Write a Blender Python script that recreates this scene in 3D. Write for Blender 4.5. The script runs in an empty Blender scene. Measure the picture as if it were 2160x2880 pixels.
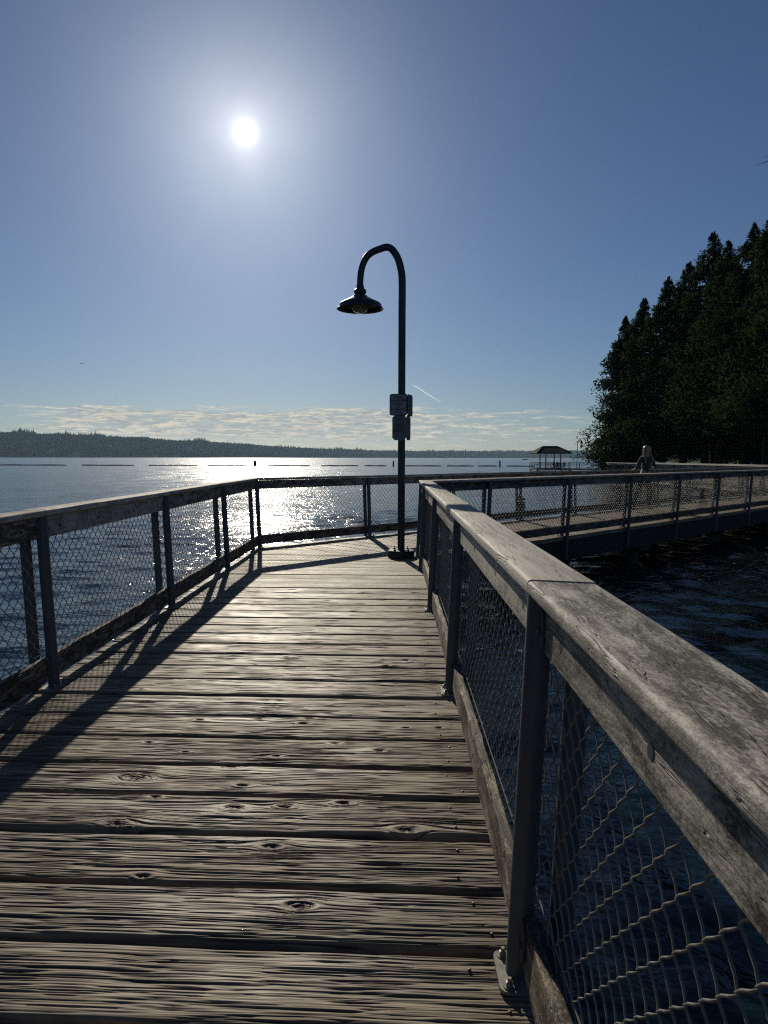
import bpy, bmesh, math, random
import numpy as np
from mathutils import Vector, Matrix

S = bpy.context.scene
COL = S.collection
R = math.radians
rng = np.random.default_rng(7)
random.seed(7)

# ------------------------------------------------------------------ camera, sky, sun, exposure
EYE = 1.45
cam_d = bpy.data.cameras.new("camera")
cam_d.sensor_fit = 'VERTICAL'
cam_d.sensor_height = 36.0
cam_d.sensor_width = 27.0
cam_d.lens = 24.0
cam_d.clip_start = 0.05
cam_d.clip_end = 120000.0
cam = bpy.data.objects.new("camera", cam_d)
COL.objects.link(cam)
cam.matrix_world = (Matrix.Translation((0, 0, EYE)) @ Matrix.Rotation(R(90 - 4.57), 4, 'X')
                    @ Matrix.Rotation(R(0.12), 4, 'Z'))
S.camera = cam

SUN_EL, SUN_AZ = R(24.1), R(-11.1)          # azimuth from +Y towards +X
SUN_DIR = Vector((math.sin(SUN_AZ) * math.cos(SUN_EL), math.cos(SUN_AZ) * math.cos(SUN_EL), math.sin(SUN_EL)))
sun_d = bpy.data.lights.new("sun", 'SUN')
sun_d.energy = 5.0
sun_d.angle = R(0.53)
sun_d.color = (1.0, 0.90, 0.73)
sun = bpy.data.objects.new("sun", sun_d)
COL.objects.link(sun)
sun.rotation_euler = SUN_DIR.to_track_quat('Z', 'Y').to_euler()

W = bpy.data.worlds.new("World")
S.world = W
W.use_nodes = True


class NT:
    """tiny node helper"""
    def __init__(self, tree):
        self.t = tree
        self.n = tree.nodes
        self.l = tree.links

    def new(self, typ, **kw):
        n = self.n.new(typ)
        for k, v in kw.items():
            setattr(n, k, v)
        return n

    def put(self, sock, v):
        if isinstance(v, bpy.types.NodeSocket):
            self.l.new(v, sock)
        else:
            sock.default_value = v

    def math(self, op, a, b=0.0, c=0.0, clamp=False):
        n = self.new('ShaderNodeMath', operation=op, use_clamp=clamp)
        self.put(n.inputs[0], a)
        self.put(n.inputs[1], b)
        self.put(n.inputs[2], c)
        return n.outputs[0]

    def vmath(self, op, a, b=(0, 0, 0)):
        n = self.new('ShaderNodeVectorMath', operation=op)
        self.put(n.inputs[0], a)
        self.put(n.inputs[1], b)
        return n.outputs['Value'] if op in ('DOT_PRODUCT', 'LENGTH') else n.outputs['Vector']

    def scale(self, v, s):
        n = self.new('ShaderNodeVectorMath', operation='SCALE')
        self.put(n.inputs[0], v)
        self.put(n.inputs['Scale'], s)
        return n.outputs['Vector']

    def noise(self, vec, scale, detail=4.0, rough=0.55, dist=0.0, w=None):
        n = self.new('ShaderNodeTexNoise')
        if w is not None:
            n.noise_dimensions = '4D'
            self.put(n.inputs['W'], w)
        self.put(n.inputs['Vector'], vec)
        self.put(n.inputs['Scale'], scale)
        n.inputs['Detail'].default_value = detail
        n.inputs['Roughness'].default_value = rough
        n.inputs['Distortion'].default_value = dist
        return n.outputs[0]

    def mapr(self, v, a, b, c=0.0, d=1.0, smooth=False):
        n = self.new('ShaderNodeMapRange')
        n.interpolation_type = 'SMOOTHSTEP' if smooth else 'LINEAR'
        self.put(n.inputs['Value'], v)
        for i, x in zip((1, 2, 3, 4), (a, b, c, d)):
            self.put(n.inputs[i], x)
        return n.outputs[0]

    def mix(self, f, a, b, mode='MIX'):
        n = self.new('ShaderNodeMix', data_type='RGBA', blend_type=mode)
        self.put(n.inputs[0], f)
        self.put(n.inputs[6], a if isinstance(a, bpy.types.NodeSocket) else (*a, 1.0))
        self.put(n.inputs[7], b if isinstance(b, bpy.types.NodeSocket) else (*b, 1.0))
        return n.outputs[2]

    def comb(self, x, y, z):
        n = self.new('ShaderNodeCombineXYZ')
        for s, v in zip(n.inputs, (x, y, z)):
            self.put(s, v)
        return n.outputs[0]

    def sep(self, v):
        n = self.new('ShaderNodeSeparateXYZ')
        self.put(n.inputs[0], v)
        return n.outputs

    def bump(self, h, strength, dist, normal=None):
        n = self.new('ShaderNodeBump')
        n.inputs['Strength'].default_value = strength
        n.inputs['Distance'].default_value = dist
        self.put(n.inputs['Height'], h)
        if normal is not None:
            self.put(n.inputs['Normal'], normal)
        return n.outputs[0]


def build_world():
    t = NT(W.node_tree)
    t.n.clear()
    out = t.new('ShaderNodeOutputWorld')
    sky = t.new('ShaderNodeTexSky', sky_type='NISHITA')
    sky.sun_disc = False
    sky.sun_elevation = SUN_EL
    sky.sun_rotation = SUN_AZ
    sky.altitude = 0
    sky.air_density = 1.0
    sky.dust_density = 0.35
    sky.ozone_density = 2.0
    bg = t.new('ShaderNodeBackground')
    bg.inputs['Strength'].default_value = 0.05
    vec = t.new('ShaderNodeTexCoord').outputs['Generated']
    d = t.vmath('NORMALIZE', vec)
    x, y, z = t.sep(d)
    # thin bank of altocumulus low over the far shore (direction space, seen from any place)
    az = t.math('ARCTAN2', x, y)
    el = t.math('ARCSINE', z)
    p = t.comb(t.math('MULTIPLY', az, 9.0), t.math('MULTIPLY', el, 120.0), 0.0)
    n1 = t.noise(p, 1.6, 7.0, 0.62, 0.5)
    p2 = t.comb(t.math('MULTIPLY', az, 38.0), t.math('MULTIPLY', el, 260.0), 2.0)
    n2 = t.noise(p2, 1.1, 5.0, 0.6, 0.9)
    big = t.noise(t.comb(t.math('MULTIPLY', az, 2.2), t.math('MULTIPLY', el, 18.0), 4.0), 1.4, 2.0)
    top = t.math('ADD', 0.074, t.math('MULTIPLY', t.math('SUBTRACT', big, 0.5), 0.03))
    body = t.math('MULTIPLY', t.mapr(el, 0.010, 0.036, 0.45, 1.0, True),
                  t.math('SUBTRACT', 1.0, t.mapr(el, t.math('SUBTRACT', top, 0.012), t.math('ADD', top, 0.008), 0, 1, True)))
    side = t.math('MULTIPLY', t.mapr(az, -0.60, -0.36, 0, 1, True), t.math('SUBTRACT', 1.0, t.mapr(az, -0.02, 0.34, 0.0, 0.62, True)))
    env = t.math('MULTIPLY', body, side)
    cov = t.math('ADD', t.math('MULTIPLY', n1, 0.68), t.math('MULTIPLY', n2, 0.32))
    cov = t.mapr(t.math('ADD', cov, t.math('MULTIPLY', env, 0.30)), 0.62, 0.86, 0, 1, True)
    cov = t.math('MULTIPLY', cov, t.mapr(env, 0.02, 0.22, 0, 1, True))
    lit = t.mapr(t.math('ADD', t.math('MULTIPLY', n2, 0.6), t.math('MULTIPLY', n1, 0.4)), 0.42, 0.60, 0.0, 1.0, True)
    ccol = t.mix(lit, (8.0, 8.8, 9.6), (21.0, 19.0, 15.0))
    # aureole of the sun: forward scattering in thin high haze
    cosg = t.vmath('DOT_PRODUCT', d, tuple(SUN_DIR))
    gam = t.math('ARCCOSINE', t.math('MINIMUM', cosg, 0.9999999))
    core = t.math('EXPONENT', t.math('MULTIPLY', t.math('POWER', t.math('DIVIDE', gam, 0.0095), 2.0), -1.0))
    halo = t.math('EXPONENT', t.math('MULTIPLY', gam, -1.0 / 0.068))
    halo = t.math('MULTIPLY', halo, t.mapr(t.noise(d, 7.0, 4.0, 0.55, 0.6), 0.3, 0.7, 0.86, 1.14))
    wide = t.math('EXPONENT', t.math('MULTIPLY', gam, -1.0 / 0.17))
    skyc = t.mix(1.0, sky.outputs[0], SKY_TINT, 'MULTIPLY')
    glow = t.vmath('ADD', t.scale((1.0, 0.95, 0.86), t.math('ADD', t.math('MULTIPLY', core, 40.0), t.math('MULTIPLY', t.math('EXPONENT', t.math('MULTIPLY', gam, -1.0 / 0.014)), 15.0))),
                   t.vmath('ADD', t.scale((1.0, 0.98, 0.95), t.math('MULTIPLY', halo, 18.0)),
                           t.scale((0.80, 0.90, 1.0), t.math('MULTIPLY', wide, 0.1))))
    c = t.mix(t.math('MULTIPLY', cov, 0.94), skyc, ccol)
    c = t.vmath('ADD', c, glow)
    t.l.new(c, bg.inputs[0])
    t.l.new(bg.outputs[0], out.inputs[0])


SKY_TINT = (0.72, 0.91, 1.22)
build_world()
S.view_settings.view_transform = 'Standard'
S.view_settings.look = 'None'
S.view_settings.exposure = -0.5
S.view_settings.gamma = 1.0
S.view_settings.use_curve_mapping = False
S.cycles.use_denoising = False
S.cycles.filter_width = 1.2
S.cycles.use_adaptive_sampling = False
S.cycles.max_bounces = 8
S.cycles.transparent_max_bounces = 8
S.cycles.sample_clamp_indirect = 1.5
S.cycles.caustics_reflective = False
S.cycles.caustics_refractive = False

# ------------------------------------------------------------------ object helpers


def tag(o, label=None, cat=None, group=None, kind=None):
    if label:
        o['label'] = label
    if cat:
        o['category'] = cat
    if group:
        o['group'] = group
    if kind:
        o['kind'] = kind
    return o


def link(o, parent=None):
    COL.objects.link(o)
    if parent is not None:
        o.parent = parent
    return o


def obj(name, mesh, mat=None, parent=None, loc=(0, 0, 0), rot=(0, 0, 0)):
    if mat is not None and not mesh.materials:
        mesh.materials.append(mat)
    o = bpy.data.objects.new(name, mesh)
    o.location = loc
    o.rotation_euler = rot
    return link(o, parent)


def empty(name, loc=(0, 0, 0), rz=0.0, mat=None):
    o = bpy.data.objects.new(name, None)
    o.empty_display_size = 0.2
    if mat is not None:
        o.matrix_world = mat
    else:
        o.location = loc
        o.rotation_euler = (0, 0, rz)
    return link(o)


def np_mesh(name, V, F, smooth=False, attrs=None):
    """V (n,3) float, F (m,3|4) int"""
    V = np.asarray(V, dtype=np.float32)
    F = np.asarray(F, dtype=np.int32)
    m, k = F.shape
    me = bpy.data.meshes.new(name)
    me.vertices.add(len(V))
    me.vertices.foreach_set("co", V.ravel())
    me.loops.add(m * k)
    me.loops.foreach_set("vertex_index", F.ravel())
    me.polygons.add(m)
    me.polygons.foreach_set("loop_start", np.arange(0, m * k, k, dtype=np.int32))
    me.polygons.foreach_set("loop_total", np.full(m, k, dtype=np.int32))
    me.polygons.foreach_set("use_smooth", np.full(m, smooth, dtype=bool))
    if attrs:
        for an, av in attrs.items():
            a = me.attributes.new(an, 'FLOAT', 'POINT')
            a.data.foreach_set("value", np.asarray(av, dtype=np.float32))
    me.update(calc_edges=True)
    return me


class MB:
    """collects polygons into one mesh"""
    def __init__(self):
        self.v = []
        self.f = []

    def add(self, vs, fs):
        b = len(self.v)
        self.v.extend([tuple(p) for p in vs])
        self.f.extend([tuple(i + b for i in f) for f in fs])

    def box(self, c, s, rz=0.0):
        cx, cy, cz = c
        hx, hy, hz = s[0] / 2, s[1] / 2, s[2] / 2
        ca, sa = math.cos(rz), math.sin(rz)
        vs = []
        for z in (-hz, hz):
            for x, y in ((-hx, -hy), (hx, -hy), (hx, hy), (-hx, hy)):
                vs.append((cx + x * ca - y * sa, cy + x * sa + y * ca, cz + z))
        self.add(vs, [(3, 2, 1, 0), (4, 5, 6, 7), (0, 1, 5, 4), (1, 2, 6, 5), (2, 3, 7, 6), (3, 0, 4, 7)])

    def prism(self, pts, z0, z1):
        n = len(pts)
        vs = [(x, y, z0) for x, y in pts] + [(x, y, z1) for x, y in pts]
        fs = [tuple(range(n - 1, -1, -1)), tuple(range(n, 2 * n))]
        fs += [(i, (i + 1) % n, n + (i + 1) % n, n + i) for i in range(n)]
        self.add(vs, fs)

    def tube(self, path, rad, n=10, caps=True):
        P = [Vector(p) for p in path]
        rad = [rad] * len(P) if isinstance(rad, (int, float)) else list(rad)
        vs = []
        up = None
        for i, p in enumerate(P):
            d = (P[min(i + 1, len(P) - 1)] - P[max(i - 1, 0)])
            d = d.normalized() if d.length > 1e-9 else Vector((0, 0, 1))
            if up is None:
                up = d.orthogonal().normalized()
            else:
                up = (up - d * up.dot(d))
                up = up.normalized() if up.length > 1e-6 else d.orthogonal().normalized()
            s = d.cross(up)
            for k in range(n):
                a = 2 * math.pi * k / n
                vs.append(p + (up * math.cos(a) + s * math.sin(a)) * rad[i])
        fs = []
        for i in range(len(P) - 1):
            for k in range(n):
                k2 = (k + 1) % n
                fs.append((i * n + k, i * n + k2, (i + 1) * n + k2, (i + 1) * n + k))
        if caps:
            fs.append(tuple(range(n - 1, -1, -1)))
            fs.append(tuple(range((len(P) - 1) * n, len(P) * n)))
        self.add(vs, fs)

    def lathe(self, prof, c=(0, 0, 0), n=28, cap0=False, cap1=False):
        vs = []
        for r, z in prof:
            for k in range(n):
                a = 2 * math.pi * k / n
                vs.append((c[0] + r * math.cos(a), c[1] + r * math.sin(a), c[2] + z))
        fs = []
        for i in range(len(prof) - 1):
            for k in range(n):
                k2 = (k + 1) % n
                fs.append((i * n + k, i * n + k2, (i + 1) * n + k2, (i + 1) * n + k))
        if cap0:
            fs.append(tuple(range(n - 1, -1, -1)))
        if cap1:
            fs.append(tuple(range((len(prof) - 1) * n, len(prof) * n)))
        self.add(vs, fs)

    def mesh(self, name, smooth=False, sharp=None):
        me = bpy.data.meshes.new(name)
        me.from_pydata(self.v, [], self.f)
        if smooth:
            me.polygons.foreach_set("use_smooth", np.ones(len(me.polygons), dtype=bool))
            me.set_sharp_from_angle(angle=R(sharp if sharp else 35))
        me.update()
        return me


def vnoise(x, y, seed=0):
    """2-D value noise in 0..1 (numpy)"""
    x = np.asarray(x, dtype=np.float64)
    y = np.asarray(y, dtype=np.float64)
    xi = np.floor(x).astype(np.int64)
    yi = np.floor(y).astype(np.int64)
    fx = x - xi
    fy = y - yi
    fx = fx * fx * fx * (fx * (fx * 6 - 15) + 10)
    fy = fy * fy * fy * (fy * (fy * 6 - 15) + 10)

    def h(a, b):
        n = (a * 374761393 + b * 668265263 + seed * 974634777) & 0x7fffffff
        n = ((n ^ (n >> 13)) * 1274126177) & 0x7fffffff
        n = (n ^ (n >> 16)) & 0x7fffffff
        return (n % 100003) / 100003.0
    a, b, c, d = h(xi, yi), h(xi + 1, yi), h(xi, yi + 1), h(xi + 1, yi + 1)
    return (a * (1 - fx) + b * fx) * (1 - fy) + (c * (1 - fx) + d * fx) * fy


# ------------------------------------------------------------------ materials


def new_mat(name):
    m = bpy.data.materials.new(name)
    m.use_nodes = True
    t = NT(m.node_tree)
    t.n.clear()
    out = t.new('ShaderNodeOutputMaterial')
    b = t.new('ShaderNodeBsdfPrincipled')
    t.l.new(b.outputs[0], out.inputs[0])
    return m, t, b, out


def simple(name, col, rough=0.5, metal=0.0, var=0.15, scale=8.0, bump=0.0, spec=0.5):
    m, t, b, o = new_mat(name)
    co = t.new('ShaderNodeTexCoord').outputs['Object']
    n = t.noise(co, scale, 5.0, 0.6)
    c = t.mix(n, tuple(max(0, v * (1 - var)) for v in col), tuple(v * (1 + var) for v in col))
    t.l.new(c, b.inputs['Base Color'])
    t.put(b.inputs['Roughness'], t.mapr(n, 0.3, 0.7, max(0.02, rough - 0.08), min(1, rough + 0.08)))
    b.inputs['Metallic'].default_value = metal
    b.inputs['Specular IOR Level'].default_value = spec
    if bump:
        t.l.new(t.bump(n, 0.5, bump), b.inputs['Normal'])
    return m


def mat_deck(name, near):
    m, t, b, o = new_mat(name)
    co = t.new('ShaderNodeTexCoord').outputs['Object']
    oi = t.new('ShaderNodeObjectInfo')
    rnd = oi.outputs['Random']
    w = t.math('MULTIPLY', rnd, 37.0)
    x, y, z = t.sep(co)
    g = t.noise(t.comb(t.math('MULTIPLY', x, 2.2), t.math('MULTIPLY', y, 95.0), z), 1.0, 6.0, 0.65, 0.15, w)
    patch = t.noise(t.comb(t.math('MULTIPLY', x, 1.1), t.math('MULTIPLY', y, 3.5), z), 1.3, 4.0, 0.6, 0.4, w)
    base = t.mix(t.mapr(t.math('FRACT', t.math('MULTIPLY', rnd, 7.3)), 0.35, 0.95), (0.290, 0.230, 0.158), (0.258, 0.190, 0.115))
    base = t.mix(t.mapr(patch, 0.42, 0.70, 0.0, 1.0), base, (0.300, 0.254, 0.190))
    brown = t.sep(oi.outputs['Color'])[0]
    base = t.mix(t.math('SUBTRACT', 1.0, brown), base, (0.290, 0.205, 0.115))
    c = t.mix(t.mapr(g, 0.22, 0.50), (0.085, 0.066, 0.046) if near else (0.070, 0.055, 0.040), base)
    blot = t.noise(t.comb(t.math('MULTIPLY', x, 2.4), t.math('MULTIPLY', y, 5.5), z), 1.6, 5.0, 0.65, 0.7, t.math('ADD', w, 3.0))
    c = t.mix(t.mapr(blot, 0.50, 0.72, 0.0, 0.62), c, (0.082, 0.066, 0.048))
    fine = t.noise(t.comb(t.math('MULTIPLY', x, 9.0), t.math('MULTIPLY', y, 320.0), z), 1.0, 3.0, 0.6, 0.0, w)
    if near:
        at = t.new('ShaderNodeAttribute', attribute_name='grain')
        gr = at.outputs['Fac']
        kn = t.new('ShaderNodeAttribute', attribute_name='knot').outputs['Fac']
        c = t.mix(t.mapr(gr, 0.05, 0.68), (0.070, 0.054, 0.039), c)
        c = t.mix(t.math('MULTIPLY', kn, 0.85), c, (0.060, 0.036, 0.020))
        nrm = t.bump(fine, 0.35, 0.0014)
    else:
        hgt = t.math('ADD', t.math('MULTIPLY', g, 1.0), t.math('MULTIPLY', fine, 0.35))
        nrm = t.bump(hgt, 0.9, 0.010)
    tone = t.sep(oi.outputs['Color'])[1]
    c = t.vmath('MULTIPLY', c, t.comb(tone, tone, tone))
    t.l.new(c, b.inputs['Base Color'])
    t.l.new(nrm, b.inputs['Normal'])
    t.put(b.inputs['Roughness'], t.mapr(patch, 0.35, 0.7, 0.66, 0.50))
    b.inputs['Specular IOR Level'].default_value = 0.24
    return m


def mat_board(name, dark, light, bump=0.004, fuzz=1.0):
    """weathered rail boards, long axis = object x; obj.color shifts each board's own tone"""
    m, t, b, o = new_mat(name)
    co = t.new('ShaderNodeTexCoord').outputs['Object']
    oi = t.new('ShaderNodeObjectInfo')
    w = t.math('MULTIPLY', oi.outputs['Random'], 51.0)
    x, y, z = t.sep(co)
    g = t.noise(t.comb(t.math('MULTIPLY', x, 2.5), t.math('MULTIPLY', y, 70.0), t.math('MULTIPLY', z, 70.0)), 1.0, 6.0, 0.65, 0.35, w)
    rings = t.new('ShaderNodeTexWave', wave_type='BANDS', bands_direction='Y')
    t.put(rings.inputs['Vector'], t.comb(t.math('MULTIPLY', x, 0.25), t.math('ADD', y, t.math('MULTIPLY', t.noise(co, 2.2, 2.0), 0.10)), 0.0))
    rings.inputs['Scale'].default_value = 34.0
    rings.inputs['Distortion'].default_value = 1.0
    mott = t.noise(t.comb(t.math('MULTIPLY', x, 0.33), y, z), 17.0, 8.0, 0.72, 0.8, w)
    speck = t.noise(t.comb(t.math('MULTIPLY', x, 90.0), t.math('MULTIPLY', y, 160.0), t.math('MULTIPLY', z, 160.0)), 1.0, 3.0, 0.7, 0.0, w)
    oc = oi.outputs['Color']
    cr = t.sep(oc)   # red of obj.color: 1 = clean silver board, 0 = dark mottled board
    clean = cr[0]
    f_m = t.math('ADD', t.math('MULTIPLY', t.math('SUBTRACT', mott, 0.5), 4.2 * fuzz), t.math('MULTIPLY', t.math('SUBTRACT', speck, 0.5), 2.2 * fuzz))
    f_c = t.math('ADD', t.math('MULTIPLY', t.math('SUBTRACT', g, 0.5), 2.0), t.math('MULTIPLY', t.math('SUBTRACT', rings.outputs['Fac'], 0.5), 0.35))
    mixn = t.new('ShaderNodeMix', data_type='FLOAT')
    t.put(mixn.inputs[0], clean)
    t.put(mixn.inputs[2], f_m)
    t.put(mixn.inputs[3], f_c)
    f = t.math('ADD', t.math('ADD', 0.17, t.math('MULTIPLY', clean, 0.56)), mixn.outputs[0], clamp=True)
    edge = t.mapr(t.math('ABSOLUTE', t.math('SUBTRACT', y, 0.056)), 0.060, 0.092, 0.0, 0.55, True)
    f = t.math('ADD', f, t.math('MULTIPLY', edge, t.math('ADD', 0.25, mott)), clamp=True)
    chk = t.noise(t.comb(t.math('MULTIPLY', x, 3.2), t.math('MULTIPLY', y, 46.0), t.math('MULTIPLY', z, 46.0)), 1.0, 2.0, 0.5, 0.2, t.math('ADD', w, 9.0))
    chk = t.mapr(t.math('ABSOLUTE', t.math('SUBTRACT', chk, 0.40)), 0.0, 0.016, 1.0, 0.0)
    f = t.math('MULTIPLY', f, t.math('SUBTRACT', 1.0, t.math('MULTIPLY', chk, 0.75)))
    c = t.mix(f, dark, light)
    t.l.new(c, b.inputs['Base Color'])
    h = t.math('ADD', t.math('MULTIPLY', g, 0.9), t.math('ADD', t.math('MULTIPLY', speck, 0.35), t.math('SUBTRACT', t.math('MULTIPLY', mott, 0.6), t.math('MULTIPLY', chk, 0.8))))
    t.l.new(t.bump(h, 0.9, bump), b.inputs['Normal'])
    b.inputs['Roughness'].default_value = 0.72
    b.inputs['Specular IOR Level'].default_value = 0.35
    return m


def mat_water():
    m, t, b, o = new_mat("lake_water")
    co = t.new('ShaderNodeTexCoord').outputs['Object']
    x, y, z = t.sep(co)
    b.inputs['Base Color'].default_value = (0.004, 0.012, 0.017, 1)
    open_ = t.math('MAXIMUM', t.mapr(t.math('SUBTRACT', t.math('MULTIPLY', y, 0.35), x), 1.0, 4.0, 0.0, 1.0), t.mapr(y, 30.0, 60.0, 0.0, 1.0))
    gust = t.noise(t.comb(t.math('MULTIPLY', x, 0.30), t.math('MULTIPLY', y, 0.16), 7.0), 1.0, 5.0, 0.65, 0.4)
    rgh = t.math('ADD', t.mapr(y, 6.0, 70.0, 0.07, 0.150), t.mapr(gust, 0.35, 0.65, -0.05, 0.05))
    rgh = t.math('ADD', 0.035, t.math('MULTIPLY', open_, rgh))
    t.l.new(rgh, b.inputs['Roughness'])
    b.inputs['IOR'].default_value = 1.333
    p1 = t.comb(t.math('MULTIPLY', x, 0.62), y, 0.0)
    n1 = t.noise(p1, 1.5, 3.0, 0.55, 0.5)
    n2 = t.noise(t.comb(t.math('MULTIPLY', x, 0.75), t.math('ADD', y, t.math('MULTIPLY', x, 0.3)), 3.0), 5.5, 3.0, 0.6, 0.3)
    calm = t.mapr(t.noise(t.comb(t.math('MULTIPLY', x, 0.02), t.math('MULTIPLY', y, 0.012), 0.0), 1.0, 3.0, 0.6), 0.3, 0.7, 0.55, 1.15)
    shelter = t.mapr(t.math('SUBTRACT', x, t.math('MULTIPLY', y, 0.35)), -1.0, 3.5, 1.0, 0.07)  # lee of the boardwalk and the trees
    shelter = t.math('MAXIMUM', shelter, t.mapr(y, 30.0, 60.0, 0.0, 1.0))
    h = t.math('ADD', t.math('ADD', t.math('MULTIPLY', gust, 0.14), t.math('MULTIPLY', n1, 0.095)), t.math('MULTIPLY', n2, 0.040))
    h = t.math('MULTIPLY', t.math('MULTIPLY', h, calm), shelter)
    t.l.new(t.bump(h, 1.0, 1.0), b.inputs['Normal'])
    return m


def mat_leaf(name, col, trans=0.3, tcol=None):
    m, t, b, o = new_mat(name)
    oi = t.new('ShaderNodeObjectInfo')
    co = t.new('ShaderNodeTexCoord').outputs['Object']
    n = t.noise(co, 0.9, 3.0, 0.6)
    c = t.mix(t.mapr(n, 0.3, 0.7), tuple(v * 0.65 for v in col), tuple(v * 1.35 for v in col))
    t.l.new(c, b.inputs['Base Color'])
    b.inputs['Roughness'].default_value = 0.6
    b.inputs['Specular IOR Level'].default_value = 0.0
    tr = t.new('ShaderNodeBsdfTranslucent')
    tr.inputs[0].default_value = (*(tcol or col), 1)
    mx = t.new('ShaderNodeMixShader')
    mx.inputs[0].default_value = trans
    t.l.new(b.outputs[0], mx.inputs[1])
    t.l.new(tr.outputs[0], mx.inputs[2])
    t.l.new(mx.outputs[0], o.inputs[0])
    return m


M_DECKN = mat_deck("deck_wood_worn", True)
M_DECK = mat_deck("deck_wood", False)
M_BOARD = mat_board("rail_wood", (0.050, 0.042, 0.034), (0.56, 0.52, 0.44))
M_KICK = mat_board("kick_board_wood", (0.040, 0.030, 0.022), (0.38, 0.31, 0.22), 0.009, 1.4)
M_BEAM = simple("creosoted_timber", (0.016, 0.014, 0.013), 0.8, 0, 0.4, 6, 0.004)
M_PILE = simple("piling_timber", (0.040, 0.034, 0.028), 0.8, 0, 0.4, 5, 0.01)
M_POST = simple("painted_steel", (0.080, 0.090, 0.100), 0.46, 0.2, 0.38, 11, 0.0009)
M_GALV = simple("galvanised_steel", (0.24, 0.23, 0.205), 0.45, 0.5, 0.25, 40, 0.0006)
M_SCREW = simple("rusty_screw", (0.06, 0.045, 0.035), 0.5, 0.5, 0.5, 200)
M_WIRE = simple("fence_wire", (0.185, 0.18, 0.165), 0.5, 0.15, 0.3, 60, 0, 0.35)
M_LAMP = simple("dark_green_paint", (0.010, 0.024, 0.026), 0.42, 0.0, 0.2, 10, 0.0003)
M_LAMPIN = simple("enamel_underside", (0.10, 0.09, 0.085), 0.5)
M_SIGN = simple("sign_plate", (0.24, 0.25, 0.27), 0.45, 0.2, 0.08, 20)
M_SIGN2 = simple("sign_plate_dull", (0.13, 0.15, 0.17), 0.5, 0.1, 0.08, 20)
M_INK = simple("sign_lettering", (0.012, 0.012, 0.014), 0.5)
M_WATER = mat_water()
M_CEDAR = mat_leaf("cedar_foliage", (0.026, 0.046, 0.024), 0.20, (0.05, 0.08, 0.025))
M_CEDAR2 = mat_leaf("fir_foliage", (0.021, 0.038, 0.023), 0.18, (0.04, 0.065, 0.025))
M_SHRUB = mat_leaf("shrub_leaves", (0.06, 0.09, 0.02), 0.5, (0.24, 0.28, 0.05))
M_BARK = simple("bark", (0.030, 0.024, 0.020), 0.9, 0, 0.4, 4, 0.03)
M_GROUND = simple("shore_ground", (0.06, 0.07, 0.03), 0.95, 0, 0.5, 0.8, 0.05)
M_HILL = simple("hill_ground", (0.020, 0.026, 0.019), 0.95, 0, 0.4, 0.02, 0, 0.0)
M_FOREST = simple("far_trees", (0.022, 0.030, 0.022), 0.9, 0, 0.4, 0.03, 0, 0.0)
M_LOG = simple("boom_log_wood", (0.035, 0.030, 0.026), 0.75, 0, 0.4, 2, 0.02)

# ------------------------------------------------------------------ layout of the boardwalk
C_IN = Vector((0.50, 9.92))            # inner (landward) corner of the railing
C_OUT = Vector((-1.99, 10.88))         # outer (lakeward) corner
D2 = Vector((0.721, 0.693)).normalized()
N2 = Vector((-D2.y, D2.x))
LEAN = R(2.3)
WATER_Z = -0.85
BAY = 2.34
PHI = math.atan2(D2.x, D2.y)           # turn of the walkway at the corner, clockwise
TANH = math.tan(PHI / 2)
L_START = Vector((-2.19, -3.1))
L_DIR = (C_OUT - L_START).normalized()
R_DIR = Vector((-0.0150, -1.0)).normalized()
FAR_LEN = 25.6
NEAR_LEN = 25.4
P_FAR_END = C_OUT + D2 * FAR_LEN
P_NEAR_END = C_IN + D2 * NEAR_LEN

# ------------------------------------------------------------------ water, land, far shore


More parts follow.
